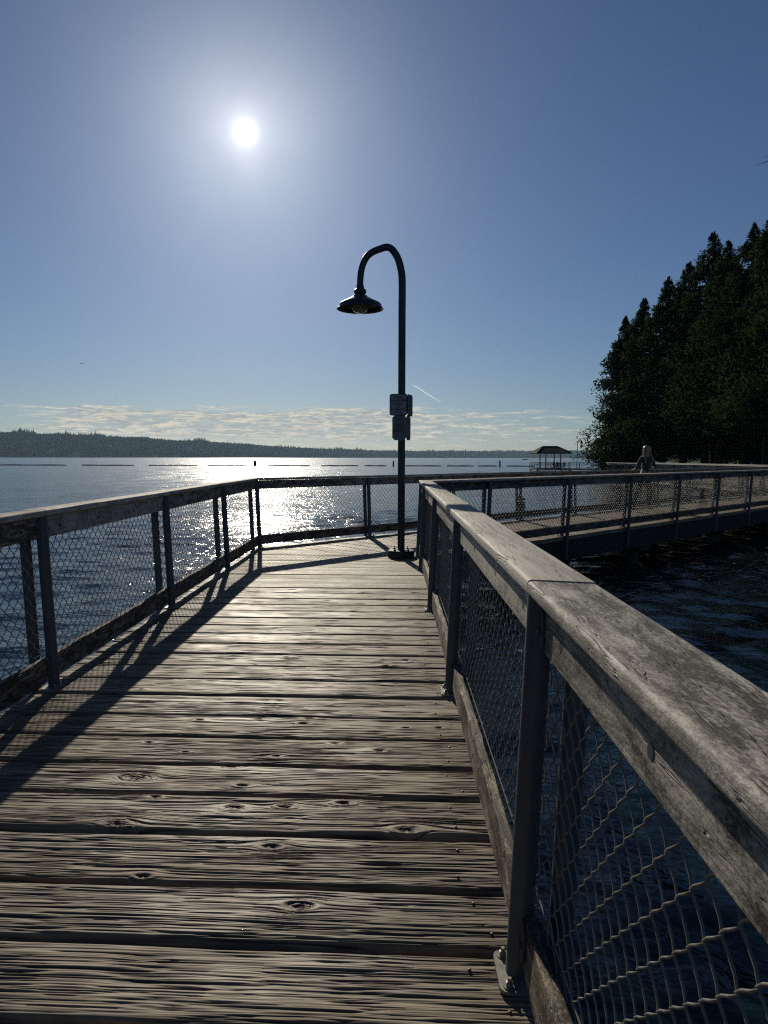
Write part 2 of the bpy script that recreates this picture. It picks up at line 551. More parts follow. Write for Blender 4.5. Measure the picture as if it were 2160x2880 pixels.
def build_water():
    def axis(lo, hi, step, grow, far):
        a = list(np.arange(lo, hi, step))
        s, x = step, hi
        while x < far:
            a.append(x)
            s *= grow
            x += s
        a.append(far)
        return a
    xs = axis(0.0, 15.0, 0.085, 1.055, 9000.0)
    xs = np.array([-v for v in xs[:0:-1]] + xs)
    yp = axis(0.0, 26.0, 0.085, 1.045, 14000.0)
    yn = axis(0.0, 3.0, 0.085, 1.10, 3000.0)
    ys = np.array([-v for v in yn[:0:-1]] + yp)
    X, Y = np.meshgrid(xs, ys)
    sp = np.maximum(np.gradient(xs)[None, :], np.gradient(ys)[:, None])
    Z = np.zeros_like(X)
    r = np.random.default_rng(3)
    shelter = np.clip(1.0 - (X - Y * 0.35 + 1.0) / 4.5, 0.85, 1.0)
    shelter = np.maximum(shelter, np.clip((Y - 30) / 30, 0, 1))
    for i in range(46):
        lam = 0.40 * (1.10 ** i) if i < 18 else 0.36 + 1.6 * r.random() ** 1.5
        th = r.normal(0, 0.34) + 0.06
        k = 2 * math.pi / lam
        amp = 0.0029 * lam ** 0.85
        att = np.clip((lam / sp - 3.2) / 3.0, 0, 1)
        ph = r.random() * 6.28
        arg = k * (X * math.sin(th) + Y * math.cos(th)) + ph + 0.5 * np.sin(0.35 * X + 0.5 * ph) + 0.4 * np.sin(0.27 * Y + ph)
        Z += amp * att * (np.sin(arg) + 0.25 * np.cos(2 * arg))
    calm = np.clip((X - Y * 0.35 + 1.0) / 3.0, 0, 1) * np.clip(1 - (Y - 24) / 20, 0, 1)
    Z *= 1.0 - 0.72 * calm
    for i in range(34):
        lam = r.uniform(0.42, 1.15)
        th = r.uniform(0, 6.28)
        k = 2 * math.pi / lam
        att = np.clip((lam / sp - 3.2) / 3.0, 0, 1)
        Z += calm * att * 0.0056 * lam * np.sin(k * (X * math.sin(th) + Y * math.cos(th)) + r.random() * 6.28)
    ny, nx = X.shape
    V = np.stack([X, Y, Z + WATER_Z], -1).reshape(-1, 3)
    idx = np.arange(ny * nx).reshape(ny, nx)
    F = np.stack([idx[:-1, :-1], idx[:-1, 1:], idx[1:, 1:], idx[1:, :-1]], -1).reshape(-1, 4)
    o = obj("lake_water", np_mesh("lake_water", V, F, True), M_WATER)
    tag(o, "rippled blue lake water with sun glitter reaching the far shore", "lake", None, 'structure')


build_water()

SHORE = [(60, -60), (44, -20), (33, 5), (27, 22), (23.5, 38), (22.0, 50), (22.3, 62), (23.0, 74), (28, 85), (45, 96), (85, 112), (170, 150)]


def shore_dist(X, Y):
    """signed distance to the shoreline, positive on land"""
    best = np.full(X.shape, 1e9)
    sign = np.ones(X.shape)
    for (x0, y0), (x1, y1) in zip(SHORE[:-1], SHORE[1:]):
        dx, dy = x1 - x0, y1 - y0
        L2 = dx * dx + dy * dy
        t = np.clip(((X - x0) * dx + (Y - y0) * dy) / L2, 0, 1)
        px, py = x0 + t * dx, y0 + t * dy
        d = np.hypot(X - px, Y - py)
        s = np.where((X - x0) * dy - (Y - y0) * dx > 0, 1.0, -1.0)
        upd = d < best
        best = np.where(upd, d, best)
        sign = np.where(upd, s, sign)
    return best * sign


def land_z(X, Y):
    d = shore_dist(X, Y) + (vnoise(X * 0.5, Y * 0.5, 5) - 0.5) * 1.4
    z = np.where(d < 0, -0.85 + d * 0.35, -0.85 + 1.25 * (1 - np.exp(-np.maximum(d, 0) / 2.2)) + np.maximum(d - 3, 0) * 0.035)
    z = z + (vnoise(X * 0.35, Y * 0.35, 9) - 0.5) * 0.25 + (vnoise(X * 1.7, Y * 1.7, 11) - 0.5) * 0.12
    return np.maximum(z, -3.0)


def build_land():
    xs = np.concatenate([np.arange(14, 46, 0.45), np.arange(46, 172, 2.5)])
    ys = np.concatenate([np.arange(-60, 20, 2.5), np.arange(20, 90, 0.5), np.arange(90, 152, 2.5)])
    X, Y = np.meshgrid(xs, ys)
    Z = land_z(X, Y)
    ny, nx = X.shape
    V = np.stack([X, Y, Z], -1).reshape(-1, 3)
    idx = np.arange(ny * nx).reshape(ny, nx)
    F = np.stack([idx[:-1, :-1], idx[:-1, 1:], idx[1:, 1:], idx[1:, :-1]], -1).reshape(-1, 4)
    m, t, b, o_ = new_mat("shore_bank")
    co = t.new('ShaderNodeTexCoord').outputs['Object']
    z = t.sep(co)[2]
    n = t.noise(co, 0.7, 5, 0.6)
    n2 = t.noise(co, 6.0, 4, 0.7)
    grass = t.mix(n2, (0.035, 0.050, 0.014), (0.085, 0.095, 0.03))
    gravel = t.mix(n2, (0.10, 0.09, 0.075), (0.26, 0.24, 0.20))
    c = t.mix(t.mapr(t.math('ADD', z, t.math('MULTIPLY', n, 0.6)), 0.05, 0.45), gravel, grass)
    t.l.new(c, b.inputs['Base Color'])
    b.inputs['Roughness'].default_value = 0.95
    t.l.new(t.bump(n2, 1.0, 0.08), b.inputs['Normal'])
    o = obj("shore", np_mesh("shore", V, F, True), m)
    tag(o, "grassy shore bank with gravelly edge under the dark conifers", "shore", None, 'structure')


build_land()


def far_profile():
    # direction (x/y), distance to the shoreline, height of the bare ridge
    P = [(-1.6, 1500, 95), (-1.0, 1750, 98), (-0.70, 2000, 96), (-0.56, 2300, 90), (-0.45, 2450, 86), (-0.36, 2600, 78), (-0.29, 2720, 66),
         (-0.22, 2900, 56), (-0.155, 3150, 46), (-0.09, 3400, 34), (-0.02, 3700, 30), (0.06, 3950, 30), (0.14, 4200, 33),
         (0.22, 4450, 38), (0.31, 4600, 44), (0.45, 4800, 46), (0.7, 4900, 40), (1.1, 4900, 40)]
    q = np.linspace(-1.6, 1.1, 260)
    a = np.array(P)
    return q, np.interp(q, a[:, 0], a[:, 1]), np.interp(q, a[:, 0], a[:, 2])


HQ, HD, HH = far_profile()


def far_point(u, off):
    """u = direction, off = metres behind the shoreline -> x, y, z"""
    d = np.interp(u, HQ, HD)
    h = np.interp(u, HQ, HH)
    y = d + off
    x = u * d * (1 + off / np.maximum(d, 1))
    s = np.clip(off / 420.0, 0, 1)
    prof = s * s * (3 - 2 * s)
    und = 0.90 + 0.20 * vnoise(u * 34 + 3, off * 0.004, 21)
    z = WATER_Z + 1.0 + h * 0.95 * prof * und * np.where(off > 420, np.clip(1 - (off - 420) / 900, 0.3, 1), 1)
    z = np.where(off < 1, WATER_Z - 0.6, z)
    return x, y, z


def build_far_shore():
    offs = np.array([-8, 2, 30, 70, 120, 180, 240, 300, 360, 420, 520, 700, 900])
    U, O = np.meshgrid(HQ, offs)
    X, Y, Z = far_point(U, O)
    ny, nx = X.shape
    V = np.stack([X, Y, Z], -1).reshape(-1, 3)
    idx = np.arange(ny * nx).reshape(ny, nx)
    F = np.stack([idx[:-1, :-1], idx[:-1, 1:], idx[1:, 1:], idx[1:, :-1]], -1).reshape(-1, 4)
    o = obj("hills", np_mesh("hills", V, F, True), M_HILL)
    tag(o, "low dark wooded hills along the far shore", "hills", None, 'structure')
    # the wood on them: cones for firs, rounded heads for broadleaf trees
    r = np.random.default_rng(12)
    n = 26000
    u = r.uniform(-1.2, 0.62, n)
    off = np.where(r.random(n) < 0.35, r.normal(395, 45, n), r.uniform(4, 460, n))
    off = np.clip(off, 3, 560)
    spots = [(-0.52, 240, 16, 9), (-0.485, 90, 20, 8), (-0.448, 12, 24, 8), (-0.40, 210, 14, 8), (-0.335, 14, 16, 7), (-0.302, 12, 14, 7),
             (-0.285, 200, 22, 9), (-0.262, 150, 14, 8), (-0.235, 10, 12, 7), (-0.205, 8, 16, 8), (-0.158, 160, 16, 9), (-0.150, 120, 14, 8),
             (-0.128, 200, 18, 9), (-0.045, 12, 12, 8), (-0.012, 10, 14, 8), (0.20, 60, 18, 10)]
    keep = np.ones(n, dtype=bool)
    for su, so, sw, _ in spots:
        dxm = (u - su) * np.interp(su, HQ, HD)
        keep &= ~((np.abs(dxm) < sw * 0.8) & (off > so - 60) & (off < so + 9))
    u, off = u[keep], off[keep]
    n = len(u)
    x, y, z = far_point(u, off)
    fir = r.random(n) < 0.25 + 0.5 * vnoise(u * 40 + 5, off * 0.004, 8)
    tall = vnoise(u * 60, off * 0.01, 4)
    h = np.where(fir, r.uniform(9, 27, n) * (0.45 + 0.85 * tall) * np.where(r.random(n) < 0.03, 1.25, 1.0), r.uniform(6, 19, n))
    w = np.where(fir, h * r.uniform(0.13, 0.22, n), h * r.uniform(0.35, 0.6, n))
    K = 6
    ang = np.arange(K) / K * 2 * math.pi
    lev = [(0.0, 0.0), (0.0, 0.0), (0.0, 0.0)]
    Vs, Fs = [], []
    ca, sa = np.cos(ang), np.sin(ang)
    r0 = np.where(fir, 1.0, 0.6)
    r1 = np.where(fir, 0.55, 1.0)
    z1 = np.where(fir, 0.40, 0.55)
    jit = r.uniform(0.75, 1.25, (n, 2, K))
    ring0 = np.stack([x[:, None] + (w * r0)[:, None] * ca * jit[:, 0], y[:, None] + (w * r0)[:, None] * sa * jit[:, 0], np.repeat((z - 1 + h * 0.05)[:, None], K, 1)], -1)
    ring1 = np.stack([x[:, None] + (w * r1)[:, None] * ca * jit[:, 1], y[:, None] + (w * r1)[:, None] * sa * jit[:, 1], np.repeat((z + h * z1)[:, None], K, 1)], -1)
    tip = np.stack([x + w * r.normal(0, .06, n), y, z + h], -1)[:, None, :]
    V = np.concatenate([ring0, ring1, tip], 1).reshape(-1, 3)
    base = (np.arange(n) * (2 * K + 1))[:, None]
    k = np.arange(K)
    k2 = (k + 1) % K
    f1 = np.stack([base + k, base + k2, base + K + k2], -1).reshape(-1, 3)
    f2 = np.stack([base + k, base + K + k2, base + K + k], -1).reshape(-1, 3)
    f3 = np.stack([base + K + k, base + K + k2, np.repeat(base + 2 * K, K, 1)], -1).reshape(-1, 3)
    o = obj("far_forest", np_mesh("far_forest", V, np.concatenate([f1, f2, f3]), False), M_FOREST)
    tag(o, "dark treeline of firs covering the far hills", "forest", None, 'stuff')
    # pale houses dotted on the slope and at the waterline
    mw = simple("pale_house_wall", (0.55, 0.55, 0.53), 0.7)
    mr = simple("house_roof", (0.30, 0.30, 0.31), 0.5)
    body = MB()
    body.box((0, 0, 3.0), (12, 9, 7.0))
    roof = MB()
    roof.add([(-6.8, -5.4, 6.4), (6.8, -5.4, 6.4), (6.8, 5.4, 6.4), (-6.8, 5.4, 6.4), (-6.8, 0, 9.6), (6.8, 0, 9.6)],
             [(0, 1, 5, 4), (2, 3, 4, 5), (0, 4, 3), (1, 2, 5), (3, 2, 1, 0)])
    win = MB()
    win.box((0.0, -4.53, 3.6), (8.6, 0.12, 1.8))
    mbody, mroof, mwin = body.mesh("house_body"), roof.mesh("house_roof"), win.mesh("house_windows")
    mglass = simple("house_glass", (0.05, 0.06, 0.07), 0.15)
    for u_, off_, sx, hz in spots:
        X_, Y_, Z_ = far_point(np.array([u_]), np.array([float(off_)]))
        e = empty("lakeside_house", (X_[0], Y_[0], Z_[0]), R(random.uniform(-25, 25)))
        s = sx / 13.0
        e.scale = (s, s, s)
        tag(e, "tiny pale house at the waterline of the far shore" if off_ < 50 else "tiny pale house up on the wooded far hillside", "house", "houses along the far shore")
        obj("wall", mbody, mw, e)
        obj("roof", mroof, mr, e)
        obj("window", mwin, mglass, e)


build_far_shore()

# haze: one closed box of thin pale air
hz = MB()
hz.box((0, 3450, 84), (16000, 7500, 172))
m_h = bpy.data.materials.new("thin_haze")
m_h.use_nodes = True
th = NT(m_h.node_tree)
th.n.clear()
ho = th.new('ShaderNodeOutputMaterial')
pv = th.new('ShaderNodeVolumePrincipled')
pv.inputs['Color'].default_value = (0.50, 0.74, 1.0, 1)
pv.inputs['Density'].default_value = 0.000050
pv.inputs['Anisotropy'].default_value = 0.35
th.l.new(pv.outputs[0], ho.inputs['Volume'])
o = obj("haze", hz.mesh("haze"), m_h)
tag(o, "thin pale summer haze over the lake", "haze", None, 'stuff')

# ------------------------------------------------------------------ deck planks
Y_SEAMS = [1.913, 2.196, 2.517, 2.814, 3.106, 3.424, 3.72, 4.039]


def plank_near(name, L, Wd, seed, knots, ds, dt, gap, parent, loc, rz, warm=0.5, relief=0.0062):
    """worn plank with real relief: long axis x, length L, width Wd; knots = (x, y, radius)"""
    nx, ny = int(L / ds), int(Wd / dt)
    xs = np.linspace(-L / 2, L / 2, nx)
    ys = np.linspace(-Wd / 2 + gap / 2, Wd / 2 - gap / 2, ny)
    X, Y = np.meshgrid(xs, ys)
    psi = Y + 0.013 * (vnoise(X * 0.9 + 7, Y * 5, seed) - 0.5) + 0.0055 * (vnoise(X * 4, Y * 14, seed + 1) - 0.5)
    kn = np.zeros_like(X)
    kdrop = np.zeros_like(X)
    for kx, ky, kr in knots:
        ex = (X - kx) / 2.3
        ey = (Y - ky)
        rho2 = ex * ex + ey * ey + 1e-7
        rho = np.sqrt(rho2)
        out = rho > kr
        flow = ey * np.minimum(1.0, (kr * kr) / rho2) * np.exp(-np.maximum(rho - kr, 0) / (kr * 4.5))
        psi = np.where(out, psi - flow, rho * 1.15 + 0.37)
        kn = np.maximum(kn, np.exp(-(rho / (kr * 0.75)) ** 4))
        hump = 0.0060 * np.exp(-(rho / (kr * 2.3)) ** 2)
        core = -0.012 * np.exp(-((rho / (kr * 0.55)) ** 2)) * (0.4 + 0.9 * vnoise(X * 160, Y * 220, seed + 5))
        kdrop += hump + core
    n1 = vnoise(X * 0.8 + 3, psi / 0.0190, seed + 10)
    psi = psi + 0.0014 * (vnoise(X * 7, Y * 22, seed + 2) - 0.5)
    n2 = vnoise(X * 1.9, psi / 0.0098 + 5, seed + 11)
    n3 = vnoise(X * 3.0, psi / 0.0066, seed + 12)
    n5 = vnoise(X * 6.0, psi / 0.0046, seed + 20)
    n4 = vnoise(X * 9, psi / 0.012, seed + 13)
    b1 = np.clip((vnoise(X * 4.2, psi / 0.018, seed + 19) - 0.22) / 0.35, 0, 1)
    b2 = np.clip((vnoise(X * 6.5 + 4, psi / 0.012, seed + 21) - 0.25) / 0.35, 0, 1)
    worn = 0.85 + 0.95 * vnoise(X * 0.9 + 2, Y * 7, seed + 14)
    g1 = (1 - np.clip(np.abs(n2 - 0.5) / 0.20, 0, 1)) * b1
    g2 = (1 - np.clip(np.abs(n3 - 0.47) / 0.24, 0, 1)) * b2
    g3 = (1 - np.clip(np.abs(n1 - 0.5) / 0.07, 0, 1))
    h = np.clip(0.80 + 0.34 * (n5 - 0.5) + 0.12 * (n1 - 0.5) - 0.52 * g1 - 0.44 * g2 - 0.16 * g3, 0, 1)
    crack = np.clip((vnoise(X * 3.4 + 1, psi / 0.0085 + 9, seed + 15) - 0.87) / 0.08, 0, 1) * np.clip((n4 - 0.30) / 0.3, 0, 1)
    Z = (h - 0.80) * relief * worn - 0.0050 * crack + 0.0016 * (n1 - 0.5) + kdrop
    Z += 0.004 * (vnoise(X * 0.9, Y * 3, seed + 16) - 0.5)
    edge = np.minimum(Y - ys[0], ys[-1] - Y)
    wob = 0.006 * (vnoise(X * 2.5, np.sign(Y) * 3 + 5, seed + 17))
    Z -= 0.016 * np.exp(-np.maximum(edge - wob, 0) / 0.006)
    grain = np.clip(0.10 + (h - 0.25) * 1.25 - 0.5 * crack, 0, 1)
    Y2 = Y + np.sign(Y) * np.exp(-edge / 0.03) * 0.007 * (vnoise(X * 1.7, np.sign(Y) * 5 + 9, seed + 18) - 0.8)
    top = np.stack([X, Y2, Z], -1).reshape(-1, 3)
    idx = np.arange(nx * ny).reshape(ny, nx)
    F = [np.stack([idx[:-1, :-1], idx[:-1, 1:], idx[1:, 1:], idx[1:, :-1]], -1).reshape(-1, 4)]
    # skirt
    per = np.concatenate([idx[0, :], idx[1:, -1], idx[-1, -2::-1], idx[-2:0:-1, 0]])
    low = top[per].copy()
    low[:, 2] = -0.075
    nb = len(top)
    m_ = len(per)
    a = np.arange(m_)
    a2 = (a + 1) % m_
    F.append(np.stack([per[a2], per[a], nb + a, nb + a2], -1))
    V = np.concatenate([top, low])
    at_g = np.concatenate([grain.ravel(), np.full(m_, 0.15)])
    at_k = np.concatenate([kn.ravel(), np.zeros(m_)])
    me = np_mesh(name, V, np.concatenate(F), True, {'grain': at_g, 'knot': at_k})
    o_ = obj(name, me, M_DECKN, parent, loc, (0, 0, rz))
    o_.color = (warm, random.uniform(0.72, 1.0), 1, 1)
    return o_


boardwalk = empty("boardwalk")
tag(boardwalk, "weathered plank boardwalk in the foreground leading to the lamp post", "boardwalk", None, 'structure')
boardwalk2 = empty("boardwalk", (C_IN.x, C_IN.y, 0))
tag(boardwalk2, "plank boardwalk beyond the lamp post running right towards the shore", "boardwalk", None, 'structure')
screws = MB()
TILT = R(-2.3)


def left_x(y):
    return C_OUT.x + L_DIR.x / L_DIR.y * (y - C_OUT.y) - 0.075


def right_x(y):
    return C_IN.x + R_DIR.x / R_DIR.y * (y - C_IN.y) + 0.072


KNOTS = {   # x (world), fraction across the plank, radius: seen on the nearest planks
    0: [(-0.27, 0.62, 0.020)],
    1: [(-0.42, 0.72, 0.020), (-0.83, 0.10, 0.014), (0.52, 0.3, 0.012)],
    2: [(-0.62, 0.60, 0.022), (-0.41, 0.66, 0.019), (-0.17, 0.80, 0.022), (-1.05, 0.12, 0.028), (0.10, 0.14, 0.026), (-0.98, 0.85, 0.012)],
    3: [(-1.12, 0.45, 0.034), (-0.72, 0.90, 0.026), (-0.62, 0.28, 0.018)],
    4: [(-0.52, 0.30, 0.013), (-0.02, 0.55, 0.012), (-0.98, 0.38, 0.010), (-0.25, 0.80, 0.014), (-1.2, 0.7, 0.010)],
    5: [(-0.42, 0.88, 0.016), (-0.44, 0.62, 0.016), (0.30, 0.55, 0.011), (-1.02, 0.70, 0.012), (0.12, 0.52, 0.010)],
}
seams = [1.913 - 0.29 * k for k in range(13, 0, -1)] + Y_SEAMS
while seams[-1] < 10.6:
    seams.append(seams[-1] + random.uniform(0.275, 0.298))
i0 = seams.index(1.913)
m_low = {}


def clip_poly(poly, p, n):
    """keep the side where (q-p).n >= 0"""
    out = []
    for i in range(len(poly)):
        a, b = poly[i], poly[(i + 1) % len(poly)]
        da = (a[0] - p[0]) * n[0] + (a[1] - p[1]) * n[1]
        db = (b[0] - p[0]) * n[0] + (b[1] - p[1]) * n[1]
        if da >= 0:
            out.append(a)
        if (da >= 0) != (db >= 0):
            t = da / (da - db)
            out.append((a[0] + t * (b[0] - a[0]), a[1] + t * (b[1] - a[1])))
    return out


def flat_plank(parent, cx, cy, rz, poly, dz=0.0):
    """low-relief plank: outline poly in plank coordinates, eased top edges"""
    if len(poly) < 3:
        return None
    area = 0.5 * abs(sum(poly[i][0] * poly[(i + 1) % len(poly)][1] - poly[(i + 1) % len(poly)][0] * poly[i][1] for i in range(len(poly))))
    if area < 0.02:
        return None
    n = len(poly)
    mx = sum(p[0] for p in poly) / n
    my = sum(p[1] for p in poly) / n

    def inset(p, d):
        L = math.hypot(p[0] - mx, p[1] - my)
        return (p[0] - math.copysign(min(d, abs(p[0] - mx) * 0.5), p[0] - mx), p[1] - math.copysign(min(d, abs(p[1] - my) * 0.5), p[1] - my))
    vs = [(x, y, -0.075) for x, y in poly] + [(x, y, -0.008) for x, y in poly] + [(*inset(p, 0.008), 0.0) for p in poly]
    fs = [tuple(range(n - 1, -1, -1)), tuple(range(2 * n, 3 * n))]
    for j in range(2):
        fs += [(j * n + i, j * n + (i + 1) % n, (j + 1) * n + (i + 1) % n, (j + 1) * n + i) for i in range(n)]
    mb = MB()
    mb.add(vs, fs)
    px, py, pz = parent.location
    o_ = obj("plank", mb.mesh("plank"), M_DECK, parent, (cx - px, cy - py, dz), (0, 0, rz))
    o_.color = (random.choice((1.0, 0.8, 0.95)), random.uniform(0.7, 0.95), 1, 1)
    return o_


MITRE_N = (-(C_OUT - C_IN).normalized().y, (C_OUT - C_IN).normalized().x)
if MITRE_N[1] < 0:
    MITRE_N = (-MITRE_N[0], -MITRE_N[1])


def add_screw(x, y, z=0.001):
    screws.lathe([(0.0052, -0.004), (0.0050, 0.0008), (0.003, 0.0018)], (x, y, z), 8, False, True)


for i in range(len(seams) - 1):
    y0, y1 = seams[i], seams[i + 1]
    yc, wd = (y0 + y1) / 2, y1 - y0
    xl, xr = left_x(yc) + random.uniform(-0.02, 0.01), right_x(yc) + random.uniform(-0.012, 0.012)
    xc, L = (xl + xr) / 2, xr - xl
    k = i - i0
    rz = TILT + R(random.uniform(-0.18, 0.18))
    cy_ = yc + xc * math.tan(TILT)
    dz = random.uniform(-0.004, 0.004)
    if -2 <= k < 19:
        kk = KNOTS.get(k)
        if kk is None:
            kk = [(random.uniform(-1.9, 0.4), random.uniform(0.1, 0.9), random.uniform(0.006, 0.012)) for _ in range(random.randint(0, 3))]
        kn = [(x - xc, (f - 0.5) * wd, r_ * 1.25) for x, f, r_ in kk]
        if k < 7:
            ds, dt = (0.009, 0.0018) if k < 5 else (0.010, 0.0022)
        elif k < 12:
            ds, dt = 0.014, 0.0030
        else:
            ds, dt = 0.022, 0.0044
        gap = 0.016 if k in (0, 1, 2, 3) else random.choice((0.006, 0.009, 0.012))
        plank_near("plank", L, wd, 100 + i * 31, kn, ds, dt, gap, boardwalk, (xc, cy_, dz), rz, 0.25 if k in (4, 5) else random.choice((1.0, 0.85, 0.65, 0.95)), 0.0050 if k < 5 else (0.0046 if k < 9 else 0.0038))
    else:
        poly = [(-L / 2, -wd / 2 + 0.004), (L / 2, -wd / 2 + 0.004), (L / 2, wd / 2 - 0.004), (-L / 2, wd / 2 - 0.004)]
        ca, sa = math.cos(rz), math.sin(rz)
        p = ((C_IN.x - xc) * ca + (C_IN.y - cy_) * sa, -(C_IN.x - xc) * sa + (C_IN.y - cy_) * ca)
        nn = (MITRE_N[0] * ca + MITRE_N[1] * sa, -MITRE_N[0] * sa + MITRE_N[1] * ca)
        flat_plank(boardwalk, xc, cy_, rz, clip_poly(poly, p, (-nn[0], -nn[1])), dz)
    if y0 < 9 and y0 > 0.8:
        for fx in (0.25, 0.75):
            yy = y0 + wd * fx + xc * math.tan(TILT)
            for xx in (xr - 0.16 + random.uniform(-.05, .05), xl + 0.16 + random.uniform(-.05, .05)):
                add_screw(xx, yy + (xx - xc) * math.tan(rz), 0.002 + dz)
o = obj("screw_head", screws.mesh("screw_heads", True), M_SCREW, boardwalk)
tag(o, kind='stuff')

# walkway 2: planks across its own axis, from the mitre to the far end
s = -1.75
pitch = 0.285
ang2 = math.atan2(D2.y, D2.x) - math.pi / 2
mid0 = (C_IN + (C_OUT - C_IN).dot(N2) * 0.5 * N2)
halfw = (C_OUT - C_IN).dot(N2) / 2 + 0.072
while s < 30.5:
    wd = pitch
    c = mid0 + D2 * (s + wd / 2)
    poly = [(-halfw, -wd / 2 + 0.004), (halfw, -wd / 2 + 0.004), (halfw, wd / 2 - 0.004), (-halfw, wd / 2 - 0.004)]
    ca, sa = math.cos(ang2), math.sin(ang2)

    def tl(q, vec=False):
        dx, dy = (q[0], q[1]) if vec else (q[0] - c.x, q[1] - c.y)
        return (dx * ca + dy * sa, -dx * sa + dy * ca)
    pl = clip_poly(poly, tl((C_IN.x + MITRE_N[0] * 0.006, C_IN.y + MITRE_N[1] * 0.006)), tl(MITRE_N, True))
    flat_plank(boardwalk2, c.x, c.y, ang2, pl, random.uniform(-0.003, 0.003))
    s += pitch

# walkway 3 : on from the end of walkway 2, along the shore side, then in to the bank
boardwalk3 = empty("boardwalk", (P_FAR_END.x, P_FAR_END.y, 0))
tag(boardwalk3, "distant plank boardwalk in front of the tree trunks", "boardwalk", None, 'structure')
P3A = Vector((16.05, 49.0))
P3B = Vector((18.75, 47.6))
y = P_FAR_END.y + 0.9
while y < 49.5:
    f = (y - P_FAR_END.y) / (P3A.y - P_FAR_END.y)
    xl = P_FAR_END.x + (P3A.x - P_FAR_END.x) * f - 0.07
    flat_plank(boardwalk3, xl + 1.36, y, 0.0, [(-1.36, -0.138), (1.36, -0.138), (1.36, 0.138), (-1.36, 0.138)], random.uniform(-0.003, 0.003))
    y += 0.285


def timber(parent, name, a, b, zc, w, h, mat):
    """beam from a to b (2-D), centre height zc"""
    a, b = Vector(a), Vector(b)
    d = b - a
    mb = MB()
    L = d.length
    mb.box((0, 0, 0), (L, w, h))
    px, py, pz = parent.location
    c = (a + b) / 2
    return obj(name, mb.mesh(name), mat, parent, (c.x - px, c.y - py, zc - pz), (0, 0, math.atan2(d.y, d.x)))


pile_mb = MB()
pile_mb.lathe([(0.155, -3.0), (0.158, -1.2), (0.150, -0.7), (0.148, 0.0)], (0, 0, 0), 14, True, True)
PILE_ME = pile_mb.mesh("piling", True)


def pilings(parent, pts, ztop):
    px, py, pz = parent.location
    for x_, y_ in pts:
        obj("piling", PILE_ME, M_PILE, parent, (x_ - px, y_ - py, ztop), (0, 0, random.uniform(0, 6)))


rin = lambda v, k: Vector((v.x, v.y)) + k
# fascia beams set in under the plank ends, joists between, piles below
for (A, B, nrm, par) in (
        (Vector((left_x(-1.8) + 0.10, -1.8)), Vector((left_x(10.7) + 0.10, 10.7)), None, boardwalk),
        (Vector((right_x(-1.8) - 0.10, -1.8)), Vector((right_x(9.8) - 0.10, 9.8)), None, boardwalk),
        (C_IN + D2 * 0.1 + N2 * 0.02, C_IN + D2 * 31.0 + N2 * 0.02, None, boardwalk2),
        (C_OUT + D2 * 0.1 - N2 * 0.02, C_OUT + D2 * 26.5 - N2 * 0.02, None, boardwalk2),
        (P_FAR_END + Vector((0.05, 0.3)), P3A + Vector((0.05, 0.3)), None, boardwalk3)):
    timber(par, "fascia_beam", A, B, -0.275, 0.09, 0.39, M_BEAM)
timber(boardwalk, "joist", (-0.9, -1.8), (-0.8, 10.0), -0.235, 0.09, 0.29, M_BEAM)
for yy in (-1.0, 3.8, 8.6):
    timber(boardwalk, "cap_beam", (left_x(yy) + 0.16, yy), (right_x(yy) - 0.16, yy), -0.50, 0.24, 0.22, M_BEAM)
    pilings(boardwalk, [(left_x(yy) + 0.35, yy), (right_x(yy) - 0.35, yy)], -0.61)
for ss in (2.6, 7.4, 12.2, 17.0, 21.8, 26.6):
    a = C_IN + D2 * ss + N2 * 0.1
    b = a + N2 * (halfw * 2 - 0.35)
    timber(boardwalk2, "cap_beam", a, b, -0.50, 0.24, 0.22, M_BEAM)
    pilings(boardwalk2, [tuple(a + N2 * 0.25), tuple(b - N2 * 0.25)], -0.61)
for yy in (33, 38, 43, 47.5):
    pilings(boardwalk3, [(16.7, yy), (18.6, yy)], -0.39)

# ------------------------------------------------------------------ railings


def board_mesh(name, x0, x1, k0, k1, y0, y1, z0, z1, r=0.006, rough=0.0, nx=1, seed=0):
    """timber along x with eased edges; ends follow x = x0 + k0*y and x1 + k1*y"""
    prof = []
    for (cy, cz, a0) in ((y1 - r, z1 - r, 0), (y0 + r, z1 - r, 90), (y0 + r, z0 + r, 180), (y1 - r, z0 + r, 270)):
        for a in (0, 30, 60, 90):
            t = R(a0 + a)
            prof.append((cy + r * math.cos(t), cz + r * math.sin(t)))
    n = len(prof)
    rr = random.Random(seed)
    vs = []
    for i in range(nx + 1):
        f = i / nx
        for (y, z) in prof:
            xa, xb = x0 + k0 * y, x1 + k1 * y
            j = rough if 0 < i < nx else 0
            vs.append((xa + (xb - xa) * f, y + rr.uniform(-j, j), z + rr.uniform(-j, j)))
    fs = [tuple(range(n))[::-1], tuple(range(nx * n, nx * n + n))]
    for i in range(nx):
        fs += [(i * n + k, i * n + (k + 1) % n, (i + 1) * n + (k + 1) % n, (i + 1) * n + k) for k in range(n)]
    fs[0] = tuple(reversed(fs[0]))
    fs[1] = tuple(reversed(fs[1]))
    fs = [tuple(reversed(f)) for f in fs]
    mb = MB()
    mb.add(vs, fs)
    me = mb.mesh(name, True, 40)
    bm = bmesh.new()
    bm.from_mesh(me)
    bmesh.ops.recalc_face_normals(bm, faces=bm.faces)
    bm.to_mesh(me)
    bm.free()
    return me


Z_CAP, T_CAP = 1.122, 0.040


